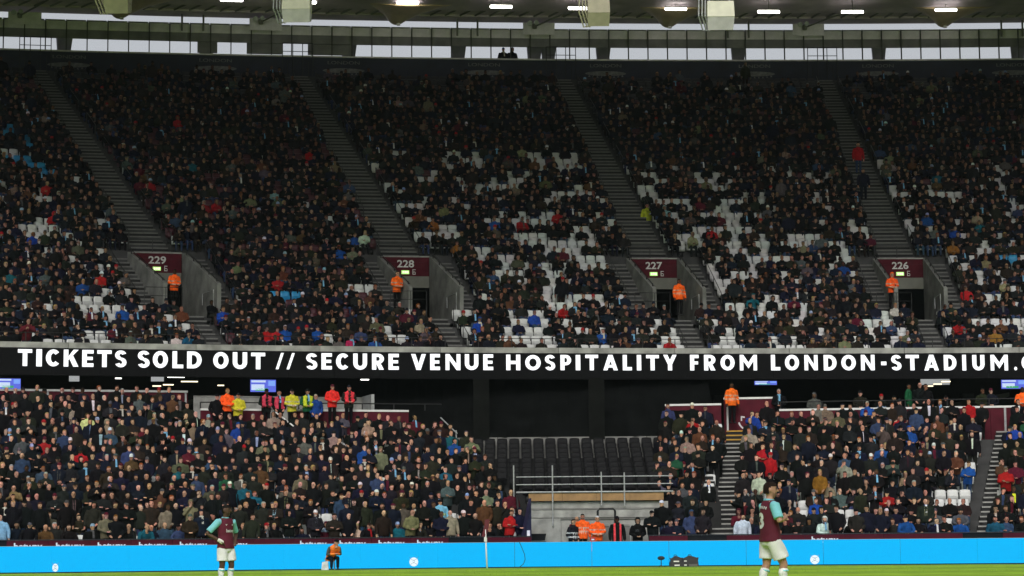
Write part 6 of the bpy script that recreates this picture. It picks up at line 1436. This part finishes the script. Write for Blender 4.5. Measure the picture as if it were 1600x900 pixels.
    def decal(text, cx, cz, w_, h_, side, bold, name, colr=(.7, .7, .7), flip=1):
        v, f = text_mesh(text, 1.0, bold); lo, hi = v.min(0), v.max(0); me = bpy.data.meshes.new('t'); me.from_pydata([tuple(q) for q in v], [], f); bm = bmesh.new(); bm.from_mesh(me); bmesh.ops.triangulate(bm, faces=bm.faces); bmesh.ops.subdivide_edges(bm, edges=[e for e in bm.edges if e.calc_length() > .12], cuts=2); bmesh.ops.triangulate(bm, faces=bm.faces)
        P = []
        for q in bm.verts:
            x = cx + flip*((q.co.x-lo[0])/(hi[0]-lo[0])-.5)*w_; z = cz + ((q.co.y-lo[1])/(hi[1]-lo[1])-.5)*h_
            h = bvh.ray_cast(Vector((x, side*1.0, z)), Vector((0, -side, 0))); y = h[0].y if h[0] else 0
            P.append((x, y + side*.006, z))
        bm.verts.index_update(); F = np.array([[q.index for q in ff.verts] for ff in bm.faces]); bm.free(); bpy.data.meshes.remove(me)
        q = bpy.data.objects.new(name, soup_mesh(name, np.array(P), F, np.tile(colr, (len(F), 1)), CLOTH)); COL.objects.link(q); q.parent = jo; WL[q.name] = Vector(loc)
    # shorts
    Sh = Body(); Sh.loft([((0, 0, .98), .15, .11), ((0, 0, .93), .170, .125), ((0, 0, .84), .182, .138), ((0, 0, .80), .17, .12)], COAT, 18)
    for e, hip, kn, an in LG: Sh.loft([(hip + Vector((0, 0, .03)), .085, .10), (hip + Vector((0, 0, -.03)), .098, .115), (hip.lerp(kn, .4), .104, .118), (hip.lerp(kn, .76), .108, .122), (hip.lerp(kn, .78), .104, .118)], COAT, 18)
    sv, sf, sr = Sh.solid(.011, 4000, 1)
    sv = sv + (np.sin(sv[:, 2:3]*18 + sv[:, 0:1]*40)*.004)*np.array([[1, 1, 0]])*np.clip(sv*10, -1, 1)
    child('shorts', sv, sf, np.tile((.80, .80, .80), (len(sf), 1)), mat('shorts cloth', rough=.75, var=.1, scale=6, bump=.5, bscale=9, attr='col', spec=.3))
    for e, hip, kn, an in LG:
        S = Body(); S.limb([kn.lerp(an, .16), kn.lerp(an, .3) + Vector((0, .018, 0)), kn.lerp(an, .7), an + Vector((0, 0, -.03))], [.066, .067, .052, .044], COAT, 12)
        v, f, r = S.solid(.009, 2600, 1); cz = v[f].mean(1)[:, 2]; c2 = np.tile((.8, .8, .8), (len(f), 1)); top = kn.lerp(an, .13).z; child('sock', v, f, c2); Q = Body(); q0, q1 = kn.lerp(an, .20), kn.lerp(an, .255); Q.loft([(q0, .070, .070), (q1, .0715, .0715)], COAT, 16); v, f = np.array([tuple(z) for z in Q.v]), tris_of(Q.f); child('sock_band', v, f, np.tile((.25, .62, .68), (len(f), 1)))
        G = Body(); G.loft([(an + Vector((0, .07, -.055)), .03, .03), (an + Vector((0, .0, -.045)), .042, .052), (an + Vector((0, -.10, -.056)), .048, .036), (an + Vector((0, -.18, -.066)), .03, .022)], COAT, 10); v, f, r = G.solid(.012, 300, 1); child('boot', v, f, np.tile((.03, .03, .03), (len(f), 1)))
    hv, hf = shell(.084, .106, .134, lambda c: c[2] > .062 or (c[1] > .045 and c[2] > -.045) or (c[1] > .0 and c[2] > .02), 0, 22, 14)
    if hair[0] < .015: hv = hv*np.array([.96, .96, .945])
    hv = hv + np.random.RandomState(3).uniform(-.003, .003, hv.shape); hv = rotz(hv, math.radians(hyaw)) + np.array(hc)
    child('hair', hv, hf, np.tile(hair, (len(hf), 1)))
    if bandage:
        e, sh, el, wr, hd = AR[0]; W_ = Body(); W_.limb([wr - (wr-el).normalized()*.05, wr, wr + hd*.05], [.042, .043, .048], COAT, 12); v, f, r = W_.solid(.012, 300, 1); child('wrist_bandage', v, f, np.tile((.7, .69, .62), (len(f), 1)))
    return o, decal
# left player: hands on hips, facing right and a little towards the pitch
Yp = 48.6; Xp, zt_ = sight(353, 789, Yp)
o, decal = footballer((Xp, Yp, 0), math.radians(50), zt_/1.805, (.085, .042, .026), (.010, .009, .008), 'dark haired footballer in claret shirt, hands on hips, white bandage on one wrist',
    (-.40, .14, 1.19), (-.205, -.06, 1.03), (.5, -.45, -.55), (.40, .12, 1.19), (.20, -.07, 1.03), (-.5, -.45, -.55), ((-.02, .03, 0), (-.06, -.02, 0)), 22, True, 1.04)
decal('betway', .03, 1.24, .23, .095, -1, .03, 'sponsor_lettering')
decal('o', .085, 1.375, .035, .04, -1, .05, 'badge'); decal('v', -.08, 1.375, .045, .03, -1, .05, 'badge')
Yp = 37.6; Xp, zt_ = sight(1202, 754, Yp)
o, decal = footballer((Xp, Yp, 0), math.radians(107), zt_/1.805, (.46, .25, .165), (.018, .012, .009), 'brown haired footballer in claret shirt numbered 3 with folded arms, looking right',
    (-.30, -.02, 1.19), (-.09, -.21, 1.26), (.8, -.05, .4), (.28, -.05, 1.18), (.0, -.20, 1.21), (-.85, -.05, .15), ((-.15, -.15, 0), (.02, .13, .0)), -16, False, 1.1)
decal('3', .0, 1.20, .15, .26, 1, .045, 'shirt_number', flip=-1)
for i in range(7): decal('l', -.115+.038*i, 1.395 + .018*math.cos((i-3)*.5), .018, .045, 1, .02, 'name_letter', flip=-1)

# ------------------------------------------------------------------ thin greenish volume added to lift the dark tones
HZ = bpy.data.materials.new('haze'); HZ.use_nodes = True; hn = HZ.node_tree; hn.nodes.clear()
hv_ = hn.nodes.new('ShaderNodeVolumePrincipled'); hv_.inputs['Color'].default_value = (.80, .95, .90, 1); hv_.inputs['Density'].default_value = .00016; hv_.inputs['Anisotropy'].default_value = .2
ho_ = hn.nodes.new('ShaderNodeOutputMaterial'); hn.links.new(hv_.outputs[0], ho_.inputs['Volume'])
mb = MB(); mb.box(-420, -130, -1.0, 420, 910, 34.5); o = mb.build('haze', HZ); tag(o, kind='stuff')
